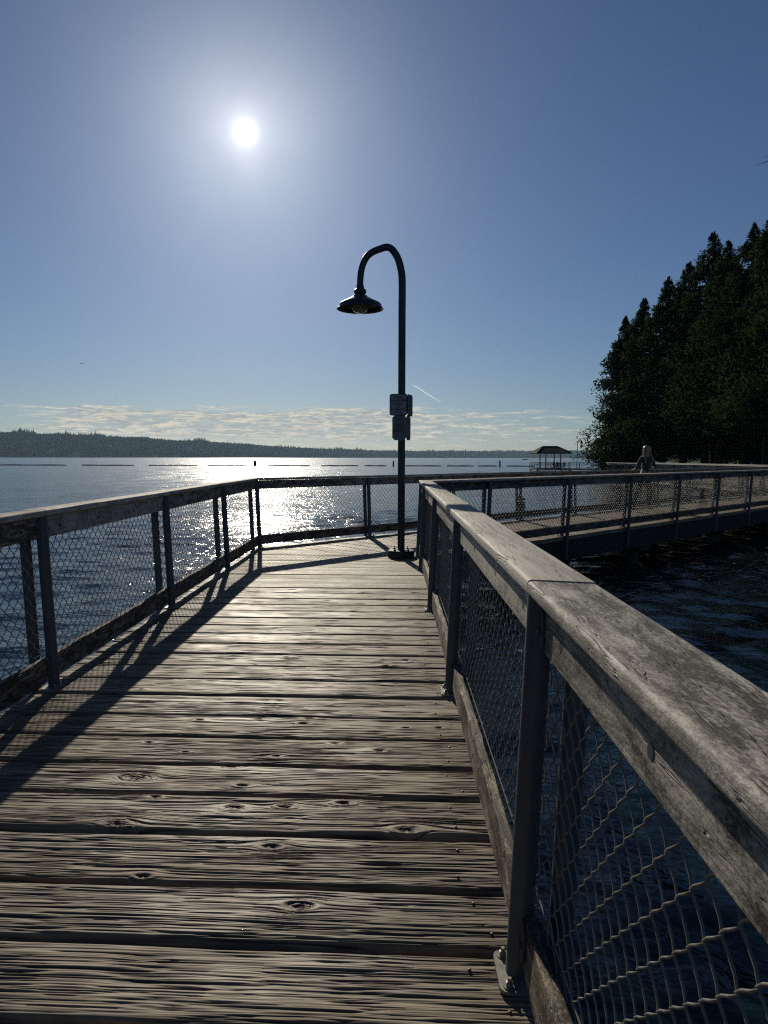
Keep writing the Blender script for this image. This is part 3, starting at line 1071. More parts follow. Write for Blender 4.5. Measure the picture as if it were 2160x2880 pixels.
def chain_mesh(Wd, z0, z1, detail=3, sides=5):
    """woven zig-zag wires of a chain-link panel, x = 0..Wd, local y = 0"""
    A = 0.090
    w = A / 2
    rad = 0.0025
    nw = int(Wd / w)
    nh = int((z1 - z0) / w)
    Vs, Fs = [], []
    base = 0
    tri = np.linspace(0, 1, detail + 1)
    rr = np.random.default_rng(2)
    for i in range(nw):
        xc = (i + 0.5) * w + (Wd - nw * w) / 2
        sgn = 1 if i % 2 == 0 else -1
        pts = []
        for k in range(nh):
            s0 = sgn * (1 if k % 2 == 0 else -1)
            for q in tri[:-1]:
                e = 0.5 - 0.5 * math.cos(math.pi * q)
                f = 0.72 * q + 0.28 * e
                xx = xc + s0 * (w / 2 + 0.0030) * (1 - 2 * f)
                yy = 0.0034 * math.sin(math.pi * q) * (1 if s0 > 0 else -1)
                pts.append((xx, yy, z0 + (k + q) * w))
        pts.append((xc + sgn * (1 if nh % 2 == 0 else -1) * w / 2, 0, z0 + nh * w))
        P = np.array(pts)
        P[:, 1] += 0.012 * np.sin(P[:, 2] * 3.3 + 0.7) * np.sin(P[:, 0] / Wd * math.pi)
        P[:, 0] += 0.004 * np.sin(P[:, 2] * 5 + i * 0.15)
        T = np.gradient(P, axis=0)
        T /= np.linalg.norm(T, axis=1)[:, None]
        up = np.array([0.0, 1.0, 0.0])
        N = up - T * (T @ up)[:, None]
        N /= np.linalg.norm(N, axis=1)[:, None]
        B = np.cross(T, N)
        m_ = len(P)
        a = np.arange(sides) / sides * 2 * math.pi
        ring = P[:, None, :] + rad * (N[:, None, :] * np.cos(a)[None, :, None] + B[:, None, :] * np.sin(a)[None, :, None])
        Vs.append(ring.reshape(-1, 3))
        j = np.arange(m_ - 1)[:, None] * sides
        kk = np.arange(sides)[None, :]
        k2 = (kk + 1) % sides
        Fs.append((base + np.stack([j + kk, j + k2, j + sides + k2, j + sides + kk], -1)).reshape(-1, 4))
        base += m_ * sides
    return np_mesh("chain_link", np.concatenate(Vs), np.concatenate(Fs), True)


CHAIN = {}


def chain_for(Wd):
    k = round(Wd, 2)
    if k not in CHAIN:
        CHAIN[k] = chain_mesh(Wd, 0.115, 1.045)
    return CHAIN[k]


# shared post parts
def post_parts():
    p = MB()
    p.lathe([(0.0345, 0.010), (0.0345, 0.3), (0.0345, 0.8), (0.0345, Z_CAP - T_CAP - 0.002)], (0, 0, 0), 20, True, True)
    post = p.mesh("post", True)
    b = MB()
    pts = []
    for cx, cy, a0 in ((0.058, 0.030, 0), (-0.058, 0.030, 90), (-0.058, -0.038, 180), (0.058, -0.038, 270)):
        for a in (0, 30, 60, 90):
            pts.append((cx + 0.022 * math.cos(R(a0 + a)), cy + 0.022 * math.sin(R(a0 + a))))
    b.prism(pts, 0.001, 0.011)
    base = b.mesh("base_plate", True, 30)
    bo = MB()
    bo.lathe([(0.016, 0.011), (0.016, 0.014)], (0, -0.034, 0), 12, False, True)
    bo.lathe([(0.0105, 0.0142), (0.0105, 0.024), (0.006, 0.026), (0.006, 0.036)], (0, -0.034, 0), 6, False, True)
    bolt = bo.mesh("bolt")
    br = MB()
    pts2 = []
    for a in range(0, 360, 20):
        ca, sa = math.cos(R(a)), math.sin(R(a))
        pts2.append((0.074 * math.copysign(abs(ca) ** 0.6, ca), 0.062 * math.copysign(abs(sa) ** 0.6, sa)))
    n = len(pts2)
    vs = [(x, -0.0065, z) for x, z in pts2] + [(x, -0.0005, z) for x, z in pts2]
    fs = [tuple(range(n)), tuple(range(2 * n - 1, n - 1, -1))] + [(i, n + i, n + (i + 1) % n, (i + 1) % n) for i in range(n)]
    br.add(vs, fs)
    for x in (-0.057, 0.057):
        br.tube([(x, -0.006, 0), (x, -0.016, 0)], 0.009, 6)
    bracket = br.mesh("bracket", True, 30)
    q = MB()
    q.lathe([(0.0335, -0.42), (0.0335, 0.3), (0.0335, Z_CAP - T_CAP - 0.003)], (0, 0, 0), 18, True, True)
    outer = q.mesh("outer_post", True)
    return post, base, bolt, bracket, outer


POST, BASEP, BOLT, BRACK, OUTER = post_parts()
bh = MB()
bh.tube([(0, 0.046, 0), (0, 0.0405, 0)], 0.013, 10)
BOLTHEAD = bh.mesh("bolt_head")


def railing(start, direc, posts, x0, x1, k0, k1, label, tones=None, lean=LEAN, simple_far=False):
    """run of railing; local x along the run, y outward (to the left of direc), z up"""
    d = Vector((direc.x, direc.y)).normalized()
    mat = (Matrix.Translation((start.x, start.y, 0)) @ Matrix.Rotation(math.atan2(d.y, d.x), 4, 'Z') @ Matrix.Rotation(-lean, 4, 'X'))
    root = empty("railing", mat=mat)
    tag(root, label, "railing", "chain-link railings of the boardwalk")
    for t in posts:
        p = obj("post", POST, M_POST, root, (t, 0, 0))
        bp = obj("base_plate", BASEP, M_GALV, p)
        for bx_ in (-0.058, 0.058):
            obj("bolt", BOLT, M_GALV, p, (bx_, 0, 0))
        for bz_ in (0.998, 0.130):
            obj("bracket", BRACK, M_POST, p, (0, 0, bz_))
        obj("outer_post", OUTER, M_POST, root, (t, 0.112, 0))
    xs = [x0] + [p for p in posts if x0 + 0.3 < p < x1 - 0.3] + [x1]
    nb = len(xs) - 1
    for i in range(nb):
        a, b = xs[i] + (0.0015 if i else 0), xs[i + 1] - (0.0015 if i < nb - 1 else 0)
        ka, kb = (k0 if i == 0 else 0.0), (k1 if i == nb - 1 else 0.0)
        seed = int(abs(start.x) * 100 + i * 7 + 3)
        tone = tones[i] if tones and i < len(tones) else random.choice((0.0, 0.06, 0.12, 0.2, 0.3))
        dzc = random.uniform(-0.0025, 0.0025)
        c = obj("cap_rail", board_mesh("cap_rail", a, b, ka, kb, -0.038, 0.150, Z_CAP - T_CAP, Z_CAP + dzc, 0.011, 0.0012, 10, seed), M_BOARD, root)
        c.color = (tone, 1, 1, 1)
        s_ = obj("rail_board", board_mesh("rail_board", a + (0.037 if i else 0.002), b - (0.037 if i < nb - 1 else 0.002), ka, kb, 0.001, 0.039, 0.945, Z_CAP - T_CAP - 0.002, 0.004, 0.0006, 6, seed + 1), M_BOARD, root)
        s_.color = (min(1, tone + (0.35 if tones and tone > 0.2 else 0.0)) if abs(start.x - C_IN.x) > 0.01 else (0.30 if tone < 0.1 else 0.92), 1, 1, 1)
        for f in (0.1, 0.35, 0.65, 0.9):
            obj("bolt_head", BOLTHEAD, M_BEAM, s_, (a + (b - a) * f, -0.0405, 1.005))
        kk = obj("kick_board", board_mesh("kick_board", a + 0.04, b - 0.04, ka, kb, 0.001, 0.040, 0.055, 0.200, 0.006, 0.0035, 26, seed + 2), M_KICK, root)
        kk.color = (0.04, 1, 1, 1)
        x_a, x_b = a + ka * 0.05, b + kb * 0.05
        obj("chain_link", chain_for(x_b - x_a - 0.004), M_WIRE, root, (x_a + 0.002, 0.0465, 0))
    w = MB()
    w.tube([(x0 + k0 * 0.05 + 0.01, 0.0515, 0.215), (x1 + k1 * 0.05 - 0.01, 0.0515, 0.215)], 0.0024, 5)
    obj("tension_wire", w.mesh("tension_wire"), M_WIRE, root)
    return root


# left railing, far -> its last post is the outer corner
Ll = (C_OUT - L_START).length
railing(L_START, L_DIR, [Ll - v for v in (13.6, 11.3, 9.0, 6.66, 4.36, 2.13, 0.0)], Ll - 13.9, Ll, 0, TANH,
        "left railing beside the sunlit lake, nearest part of the walk", [0.1, .1, .1, 0.05, 0.42, 0.15, 0.1])
# far railing of the second walkway: lakeward side
railing(C_OUT, D2, [2.40 * k for k in range(1, 11)], 0.0, FAR_LEN, -TANH, 0.52,
        "far lakeside railing passing behind the lamp post", None)
# right railing
RIGHT_T = [1.15, 3.50, 5.79, 8.11, 10.4, 12.7]
r_len = RIGHT_T[-1] + 0.2
railing(C_IN, R_DIR, [0.06] + RIGHT_T, 0.0, r_len, TANH, 0,
        "right railing with broad grey cap rail running close to the viewer", [0.40, 0.45, 0.50, 0.90, 0.02, 0.1, 0.3])
# landward railing of the second walkway
NP = P_NEAR_END
railing(NP, -D2, [NEAR_LEN - (1.5 + 2.39 * k) for k in range(9, -1, -1)], 0.0, NEAR_LEN, -0.45, -TANH,
        "landward railing of the second walkway, the woman seen above its cap", None)
# third walkway
V3 = (P3A - P_FAR_END)
railing(P_FAR_END, V3, [2.4 * k for k in range(1, 9)], 0.0, V3.length, -0.38, 0.0, "distant railing with sunlit cap, its left end at the tree foliage", [1.0] * 12, R(1))
P3C = P_NEAR_END + Vector((-0.1, 0.0))
V3b = (P3C - P3B)
railing(P3B, V3b, [2.4 * k for k in range(0, 9)], 0.0, V3b.length, 0, 0.45, "distant railing with sunlit cap, right against the tree trunks", [1.0] * 12, R(1))

# ------------------------------------------------------------------ street lamp with its signs
LX, LY = 0.250, 9.87


def make_lamp(path, rad, base_r, loc, rz, label, shade_c, sc=1.0, sides=20):
    root = empty("street_lamp", loc, rz)
    tag(root, label, "street lamp", "gooseneck lamps on the pier")
    p = MB()
    p.tube([(x, 0, z) for x, z in path], rad, sides)
    obj("pole", p.mesh("pole", True, 60), M_LAMP, root)
    b = MB()
    b.lathe([(base_r, 0.004), (base_r, 0.095), (base_r - 0.012, 0.108), (rad[0] + 0.02 if not isinstance(rad, float) else rad + 0.02, 0.112)], (0, 0, 0), 36, True, True)
    obj("base", b.mesh("base", True, 40), M_LAMP, root)
    bb = MB()
    for k in range(4):
        a = R(45 + 90 * k)
        bb.lathe([(0.018, 0.110), (0.018, 0.128), (0.009, 0.130), (0.009, 0.150)], ((base_r - 0.06) * math.cos(a), (base_r - 0.06) * math.sin(a), 0), 6, False, True)
    obj("anchor_bolt", bb.mesh("anchor_bolt"), M_LAMP, root)
    sx, sz = shade_c
    c = MB()
    c.lathe([(0.052, 0.33), (0.056, 0.30), (0.058, 0.285), (0.085, 0.262), (0.088, 0.225), (0.070, 0.205), (0.072, 0.190)], (sx, 0, sz), 24, True, False)
    obj("collar", c.mesh("collar", True, 40), M_LAMP, root)
    s_ = MB()
    s_.lathe([(0.072, 0.192), (0.100, 0.182), (0.112, 0.165), (0.20, 0.120), (0.285, 0.078), (0.302, 0.058), (0.314, 0.020), (0.334, 0.0),
              (0.330, -0.003), (0.306, 0.016), (0.292, 0.055), (0.19, 0.108), (0.06, 0.165)], (sx, 0, sz), 40)
    sh = obj("lamp_shade", s_.mesh("lamp_shade", True, 30), M_LAMP, root)
    g = MB()
    g.lathe([(0.001, -0.062), (0.05, -0.055), (0.095, -0.030), (0.122, 0.010), (0.128, 0.045), (0.110, 0.10), (0.08, 0.14)], (sx, 0, sz), 28)
    gm, t, bs, _ = new_mat("lamp_globe")
    bs.inputs['Base Color'].default_value = (0.30, 0.27, 0.25, 1)
    bs.inputs['Roughness'].default_value = 0.12
    obj("globe", g.mesh("globe", True, 60), gm, root)
    return root


path = [(0.0, 0.0), (0.0, 1.5), (0.0, 3.0), (0.0, 3.90), (-0.004, 4.00), (-0.018, 4.11), (-0.048, 4.215), (-0.095, 4.305), (-0.15, 4.365), (-0.21, 4.395),
        (-0.27, 4.388), (-0.35, 4.362), (-0.42, 4.330), (-0.48, 4.285), (-0.535, 4.215), (-0.572, 4.125), (-0.590, 3.88), (-0.594, 3.90), (-0.594, 3.84)]
def smooth_path(P, n=5):
    out = []
    for i in range(len(P) - 1):
        p0, p1, p2, p3 = P[max(i - 1, 0)], P[i], P[i + 1], P[min(i + 2, len(P) - 1)]
        for k in range(n):
            t = k / n
            out.append(tuple(0.5 * (2 * b + (c - a) * t + (2 * a - 5 * b + 4 * c - d) * t * t + (3 * b - a - 3 * c + d) * t ** 3) for a, b, c, d in zip(p0, p1, p2, p3)))
    return out + [P[-1]]


rads = [0.0525] * 5 + [0.052] * 4 + [0.0505] * 5 + [0.047] * 5
path = path[:3] + smooth_path([(0.0, 3.6), (0.0, 3.90), (-0.012, 4.06), (-0.060, 4.24), (-0.140, 4.362), (-0.215, 4.398), (-0.30, 4.378), (-0.425, 4.328), (-0.510, 4.252), (-0.566, 4.125), (-0.588, 4.0), (-0.594, 3.90), (-0.594, 3.84)])
rads = [0.0525 - 0.0065 * max(0.0, min(1.0, (i - 8) / 40)) for i in range(len(path))]
make_lamp(path, rads, 0.195, (LX, LY, 0), 0.0, "tall dark green gooseneck lamp standing on the boardwalk at the corner", (-0.594, 3.545))
# the distant one by the shelter
path2 = [(x * 1.0, z) for x, z in path]
lamp2 = make_lamp([(-x, z) for x, z in path], rads, 0.195, (33.1, 117.5, -0.42), 0.0, "small far lamp beside the green roofed shelter, left of the trees", (0.594, 3.545), 1.0, 12)
lamp2.scale = (1.1, 1.1, 1.06)


def rounded(w, h, r, chamfer=False):
    pts = []
    for cx, cy, a0 in ((w / 2 - r, h / 2 - r, 0), (-w / 2 + r, h / 2 - r, 90), (-w / 2 + r, -h / 2 + r, 180), (w / 2 - r, -h / 2 + r, 270)):
        for a in ((0, 90) if chamfer else (0, 18, 36, 54, 72, 90)):
            pts.append((cx + r * math.cos(R(a0 + a)), cy + r * math.sin(R(a0 + a))))
    return pts


def make_sign(center, rz, w, h, r, chamfer, label, mat, lines, border):
    """plate standing upright, front towards local -y"""
    root = empty("sign", center, rz)
    tag(root, label, "sign", "signs on the lamp post")

    def plate(ww, hh, rr, y0, y1):
        pts = rounded(ww, hh, rr, chamfer)
        n = len(pts)
        mb = MB()
        mb.add([(x, y0, z) for x, z in pts] + [(x, y1, z) for x, z in pts],
               [tuple(range(n)), tuple(range(2 * n - 1, n - 1, -1))] + [(i, n + i, n + (i + 1) % n, (i + 1) % n) for i in range(n)])
        return mb
    if border:
        obj("plate", plate(w, h, r, 0.0, 0.004).mesh("plate"), M_INK, root)
        obj("face", plate(w - 0.026, h - 0.026, r - 0.008, -0.0025, -0.0005).mesh("face"), mat, root)
    else:
        obj("plate", plate(w, h, r, 0.0, 0.004).mesh("plate"), mat, root)
    for txt, z, sz in lines:
        if txt.startswith('-'):
            mb = MB()
            L = float(txt[1:])
            mb.box((0, -0.0038, z), (L, 0.001, sz))
            obj("lettering", mb.mesh("line"), M_INK, root)
        else:
            cu = bpy.data.curves.new("lettering", 'FONT')
            cu.body = txt
            cu.size = sz
            cu.align_x = 'CENTER'
            cu.align_y = 'CENTER'
            cu.offset = 0.0006
            cu.extrude = 0.0004
            o_ = bpy.data.objects.new("lettering", cu)
            link(o_)
            dg = bpy.context.evaluated_depsgraph_get()
            me = bpy.data.meshes.new_from_object(o_.evaluated_get(dg))
            bpy.data.objects.remove(o_)
            obj("lettering", me, M_INK, root, (0, -0.0038, z), (R(90), 0, 0))
    sc = MB()
    for zz in (h / 2 - 0.022, -h / 2 + 0.022):
        sc.tube([(0, -0.001, zz), (0, -0.006, zz)], 0.006, 8)
    obj("screw", sc.mesh("screw"), M_GALV, root)
    return root


a1 = R(-18)
corner = Vector((0.325, LY - 0.155))
ux, uy = math.cos(a1), math.sin(a1)
w1 = 0.262
make_sign((corner.x - ux * w1 / 2, corner.y - uy * w1 / 2, 2.196), a1, w1, 0.305, 0.036, False,
          "upper square sign with printed lettering facing the walk on the lamp post", M_SIGN,
          [("PLEASE", 0.098, 0.040), ("DO NOT FEED", 0.055, 0.036), ("DUCKS", 0.013, 0.036), ("OR", -0.027, 0.034), ("WATERFOWL", -0.069, 0.036), ("-0.10", -0.106, 0.010)], True)
a2 = a1 + R(90)
make_sign((corner.x + 0.004 + math.cos(a2) * 0.134, corner.y + 0.002 + math.sin(a2) * 0.134, 2.190), a2, 0.262, 0.305, 0.036, False,
          "upper square sign turned edge-on to the right of the lettered one", M_SIGN2, [("-0.14", 0.05, 0.02), ("-0.16", 0.0, 0.02)], True)
low = [("-0.11", 0.14, 0.006), ("-0.13", 0.118, 0.006)] + [("-%.2f" % (0.15 - 0.01 * (k % 3)), 0.05 - 0.018 * k, 0.004) for k in range(7)]
corner2 = Vector((0.310, LY - 0.135))
w2 = 0.205
make_sign((corner2.x - ux * w2 / 2, corner2.y - uy * w2 / 2, 1.872), a1, w2, 0.352, 0.035, True,
          "lower tall dull sign with clipped corners facing the walk on the lamp post", M_SIGN2, low, False)
make_sign((corner2.x + 0.004 + math.cos(a2) * 0.110, corner2.y + 0.002 + math.sin(a2) * 0.110, 1.872), a2, 0.215, 0.352, 0.035, True,
          "lower tall sign with clipped corners turned edge-on to the right", M_SIGN2, [("-0.1", 0.08, 0.01)], False)

# ------------------------------------------------------------------ trees on the shore


def leaf_cards(P, D, L, Wd, r):
    """kite-shaped sprays: origin P, direction D, length L, width Wd"""
    n = len(P)
    up = r.normal(0, 1, (n, 3))
    S_ = np.cross(D, up)
    S_ /= np.linalg.norm(S_, axis=1)[:, None] + 1e-9
    b = P
    m1 = P + D * (L * 0.45)[:, None] + S_ * (Wd * 0.5)[:, None]
    m2 = P + D * (L * 0.45)[:, None] - S_ * (Wd * 0.5)[:, None]
    tip = P + D * L[:, None]
    V = np.stack([b, m1, tip, m2], 1).reshape(-1, 3)
    F = np.arange(n * 4).reshape(n, 4)
    return V, F


def conifer_mesh(h, rad, base, nbr, per, seed, droop=0.25):
    r = np.random.default_rng(seed)
    z0 = base + (h - base) * (r.random(nbr) ** 1.15)
    f = (z0 - base) / (h - base)
    az = r.uniform(0, 2 * math.pi, nbr)
    lump = 0.62 + 0.7 * vnoise(az * 1.3, z0 * 0.55, seed) + 0.18 * r.normal(0, 1, nbr)
    L = rad * np.clip((1 - f) ** 0.82 * np.clip(0.62 + f * 3.2, 0, 1) * 1.25, 0.0, 1.1) * np.clip(lump, 0.40, 1.45) + 0.05
    t = r.random((nbr, per)) ** 0.62
    ox = np.cos(az)[:, None]
    oy = np.sin(az)[:, None]
    rr = L[:, None] * t
    zz = z0[:, None] + L[:, None] * (0.30 * t - droop * 1.9 * t * t + 0.12 * t ** 4)
    spread = 0.13 * L[:, None] * t
    px = ox * rr - oy * r.normal(0, 1, (nbr, per)) * spread
    py = oy * rr + ox * r.normal(0, 1, (nbr, per)) * spread
    pz = zz + r.normal(0, 0.16, (nbr, per)) * (0.4 + L[:, None] * 0.25)
    P = np.stack([px, py, np.maximum(pz, base * 0.5 + 0.15)], -1).reshape(-1, 3)
    n = len(P)
    out = np.stack([np.repeat(ox, per, 1), np.repeat(oy, per, 1), np.zeros((nbr, per))], -1).reshape(-1, 3)
    D = out * r.uniform(0.2, 1.0, (n, 1)) + r.normal(0, 0.45, (n, 3)) + np.array([0, 0, 1.0]) * (r.normal(0.12, 0.5, (n, 1)))
    D /= np.linalg.norm(D, axis=1)[:, None]
    Lc = r.uniform(0.18, 0.46, n) * np.clip(0.45 + (h - P[:, 2]) / 7.0, 0.45, 1.0)
    V, F = leaf_cards(P, D, Lc, Lc * r.uniform(0.28, 0.5, n), r)
    # leader
    m_ = 120
    lz = h - 2.0 * r.random(m_) ** 1.3
    P2 = np.stack([r.normal(0, 0.05, m_) + 0, r.normal(0, 0.05, m_), lz], -1)
    D2_ = np.stack([r.normal(0, 0.6, m_), r.normal(0, 0.6, m_), r.uniform(0.4, 1.2, m_)], -1)
    D2_ /= np.linalg.norm(D2_, axis=1)[:, None]
    L2 = (0.10 + 0.26 * (h - lz)).clip(0.1, 0.55)
    V2, F2 = leaf_cards(P2, D2_, L2, L2 * 0.35, r)
    V = np.concatenate([V, V2])
    F = np.concatenate([F, F2 + len(V) - len(V2)])
    return np_mesh("crown", V, F, False)


def trunk_mesh(h, r0, seed, limbs=16, base=2.0, rad=3.0):
    rr = random.Random(seed)
    mb = MB()
    bx, by = rr.uniform(-.15, .15), rr.uniform(-.15, .15)
    mb.tube([(0, 0, -0.6), (0, 0, 0.15), (bx * .3, by * .3, h * 0.25), (bx, by, h * 0.6), (0, 0, h * 0.97)], [r0 * 1.5, r0 * 1.15, r0 * 0.85, r0 * 0.5, 0.02], 10)
    for _ in range(limbs):
        z = rr.uniform(base * 0.7, h * 0.8)
        a = rr.uniform(0, 6.28)
        L = rad * (1 - z / h) * rr.uniform(0.5, 0.9)
        mb.tube([(0, 0, z), (math.cos(a) * L * .5, math.sin(a) * L * .5, z + 0.1 * L), (math.cos(a) * L, math.sin(a) * L, z - 0.12 * L)], [0.06, 0.04, 0.012], 5, False)
    return mb.mesh("trunk", True, 60)


# x, y, height of the tip above the deck, crown radius, crown base above ground, label
TREES = [
    (25.0, 72.0, 15.9, 2.75, 0.3, "leftmost and lowest conifer, its foliage drooping over the water"),
    (25.9, 69.5, 17.2, 3.0, 1.0, "second conifer from the left, slim and half hidden behind the first"),
    (26.8, 66.0, 18.4, 3.1, 1.5, "third conifer from the left with a notched feathery top"),
    (27.7, 63.5, 19.1, 3.3, 2.2, "fourth conifer from the left just above the blonde woman"),
    (28.1, 60.0, 20.6, 3.2, 2.4, "conifer with the thin pointed leader in the middle of the row"),
    (27.9, 57.0, 18.9, 2.9, 2.6, "rounder topped conifer right of the thin pointed leader"),
    (28.4, 54.0, 19.3, 3.3, 2.8, "broad conifer before the tallest one at the right"),
    (27.9, 50.0, 19.2, 3.1, 2.8, "tallest looking conifer at the right edge of the photo"),
    (28.6, 46.5, 19.0, 3.2, 2.6, "conifer cut by the right edge of the frame"),
    (30.5, 43.0, 18.0, 3.4, 2.4, "conifer beyond the right edge of the frame"),
    (31.8, 66.0, 17.0, 3.5, 2.6, "shadowed conifer in the second row behind the woman"),
    (32.8, 60.0, 17.5, 3.6, 2.8, "shadowed conifer in the second row behind the thin leader"),
    (32.5, 53.5, 17.5, 3.6, 2.8, "shadowed conifer in the second row at the right"),
]
for i, (x, y, zt, rad, cb, lab) in enumerate(TREES):
    gz = float(land_z(np.array([x]), np.array([y]))[0])
    h = zt - gz
    t = empty("conifer_tree", (x, y, gz))
    tag(t, lab, "tree", "row of conifers on the shore")
    obj("trunk", trunk_mesh(h, 0.30, i + 3, 18, cb, rad), M_BARK, t)
    obj("crown", conifer_mesh(h, rad * 1.22, cb if i < 10 else 0.6, int(340 + 7 * h) + (160 if i == 0 else 0), 58, 40 + i, 0.22), M_CEDAR if i % 3 else M_CEDAR2, t)


def shrub_mesh(rx, rz_, n, seed):
    r = np.random.default_rng(seed)
    d = r.normal(0, 1, (n, 3))
    d /= np.linalg.norm(d, axis=1)[:, None]
    d[:, 2] = np.abs(d[:, 2])
    k = r.uniform(0.35, 1.0, n) ** 0.6 * (0.75 + 0.5 * vnoise(d[:, 0] * 3 + 9, d[:, 1] * 3 + d[:, 2] * 2, seed))
    P = d * k[:, None] * np.array([rx, rx, rz_])
    D = d + r.normal(0, 0.6, (n, 3))
    D /= np.linalg.norm(D, axis=1)[:, None]
    L = r.uniform(0.10, 0.22, n)
    V, F = leaf_cards(P, D, L, L * 0.6, r)
    return np_mesh("foliage", V, F, False)


SHRUBS = [(34.5, 78.0, 2.3, 2.4, "yellow-green sunlit shrub between the left trunks"),
          (36.5, 73.0, 2.2, 2.2, "sunlit shrub behind the woman's shoulder"),
          (37.0, 66.5, 2.4, 2.6, "bright yellow-green bush left of the right-hand trunks"),
          (38.0, 62.0, 2.0, 2.4, "sunlit bush showing between the right-hand trunks"),
          (38.5, 57.5, 2.2, 2.8, "sunlit bush at the right edge behind the trunks"),
          (30.5, 80.5, 1.8, 2.0, "small sunlit shrub near the leftmost tree")]
for i, (x, y, rx, hz_, lab) in enumerate(SHRUBS):
    gz = float(land_z(np.array([x]), np.array([y]))[0])
    t = empty("shrub", (x, y, gz))
    tag(t, lab, "shrub", "shrubs behind the conifers")
    obj("foliage", shrub_mesh(rx, hz_, 2600, 70 + i), M_SHRUB, t)
    mb = MB()
    for k in range(5):
        a = k * 1.26
        mb.tube([(0, 0, -0.1), (math.cos(a) * rx * .3, math.sin(a) * rx * .3, hz_ * .4), (math.cos(a) * rx * .6, math.sin(a) * rx * .6, hz_ * .8)], [0.05, 0.035, 0.01], 5, False)
    obj("stem", mb.mesh("stem", True), M_BARK, t)

# broadleaf tree just out of frame on the right; only the tip of one bare branch reaches into the picture
BX, BY_ = 26.6, 39.0
bz = float(land_z(np.array([BX]), np.array([BY_]))[0])
t = empty("broadleaf_tree", (BX, BY_, bz))
tag(t, "tree at the far right whose bare branch tip pokes into the sky", "tree")
mb = MB()
mb.tube([(0, 0, -0.5), (0.1, 0, 4), (-0.2, 0.2, 9), (-0.3, 0.3, 14), (0.2, 0.4, 19.5)], [0.42, 0.32, 0.24, 0.15, 0.03], 10)
tipz = 17.1 - bz
mb.tube([(-0.3, 0.2, 13.2), (-2.6, -0.4, tipz + 0.5), (-4.6, -0.8, tipz + 0.75), (-5.9, -0.95, tipz + 0.28), (-6.75, -1.0, tipz)], [0.10, 0.06, 0.035, 0.020, 0.006], 6)
for (a_, b_) in (((-5.6, -0.92, tipz + 0.42), (-6.25, -0.8, tipz + 0.50)), ((-4.2, -0.75, tipz + 0.72), (-4.9, -1.3, tipz + 1.2)), ((-3.2, -0.5, tipz + 0.6), (-3.9, 0.2, tipz + 1.3)), ((-0.2, 0.2, 10), (2.6, 0.8, 13.0)), ((-0.2, 0.1, 8.5), (2.8, -1.0, 11)), ((0, 0.3, 13), (1.0, 2.6, 16))):
    mb.tube([a_, [(p + q) / 2 + random.uniform(-.08, .08) for p, q in zip(a_, b_)], b_], [0.018, 0.010, 0.004] if a_[0] < -1 else [0.11, 0.07, 0.02], 5)
obj("trunk", mb.mesh("trunk", True, 60), M_BARK, t)
r_ = np.random.default_rng(8)
n = 14000
d = r_.normal(0, 1, (n, 3))
d /= np.linalg.norm(d, axis=1)[:, None]
k_ = r_.uniform(0.25, 1, n) ** .6 * (0.7 + 0.5 * vnoise(d[:, 0] * 3 + 9, d[:, 1] * 3 + d[:, 2] * 2.5, 4))
P = d * k_[:, None] * np.array([3.2, 4.0, 5.5]) + np.array([1.7, 0.6, 14.5])
D = r_.normal(0, 1, (n, 3))
D /= np.linalg.norm(D, axis=1)[:, None]
L_ = r_.uniform(.14, .30, n)
V, F = leaf_cards(P, D, L_, L_ * .6, r_)
obj("crown", np_mesh("crown", V, F), M_CEDAR, t)

# ------------------------------------------------------------------ shelter on its low dock
GX, GY, GZ = 28.6, 118.0, -0.47
dock = empty("swimming_dock", (GX, GY, GZ))
tag(dock, "low dark dock under the green roofed shelter", "dock", None, 'structure')
dk = MB()
dk.box((0, 0, -0.10), (5.9, 6.0, 0.20))
dk.box((14.9, 0.6, -0.09), (24.0, 2.6, 0.17))
obj("deck", dk.mesh("deck"), M_BEAM, dock)
for px_, py_ in ((-2.7, -2.7), (2.7, -2.7), (-2.7, 2.7), (2.7, 2.7), (8, 0.2), (14, 0.2), (20, 0.2)):
    obj("piling", PILE_ME, M_PILE, dock, (px_, py_, -0.2))

M_ROOF = simple("green_metal_roof", (0.010, 0.034, 0.031), 0.8, 0.0, 0.2, 3, 0, 0.03)
sh = empty("shelter", (GX, GY, GZ))
tag(sh, "open shelter with dark green hipped roof out on the dock", "shelter")
rf = MB()
rf.add([(-2.95, -2.95, 2.78), (2.95, -2.95, 2.78), (2.95, 2.95, 2.78), (-2.95, 2.95, 2.78), (-1.25, 0, 3.88), (1.25, 0, 3.88),
        (-2.95, -2.95, 2.62), (2.95, -2.95, 2.62), (2.95, 2.95, 2.62), (-2.95, 2.95, 2.62)],
       [(0, 1, 5, 4), (1, 2, 5), (2, 3, 4, 5), (3, 0, 4), (6, 7, 1, 0), (7, 8, 2, 1), (8, 9, 3, 2), (9, 6, 0, 3), (9, 8, 7, 6)])
roof_o = obj("roof", rf.mesh("roof"), M_ROOF, sh)
rg = MB()
for a_, b_ in (((-2.95, -2.95, 2.79), (-1.25, 0, 3.89)), ((2.95, -2.95, 2.79), (1.25, 0, 3.89)), ((-2.95, 2.95, 2.79), (-1.25, 0, 3.89)), ((2.95, 2.95, 2.79), (1.25, 0, 3.89)), ((-1.25, 0, 3.89), (1.25, 0, 3.89))):
    rg.tube([a_, b_], 0.06, 6)
obj("ridge_cap", rg.mesh("ridge_cap"), M_ROOF, roof_o)
for px_ in (-1.25, 1.25):
    for py_ in (-2.2, 2.2):
        pm = MB()
        pm.box((0, 0, 1.31), (0.17, 0.17, 2.62))
        obj("post", pm.mesh("post"), M_LAMP, sh, (px_, py_, 0))


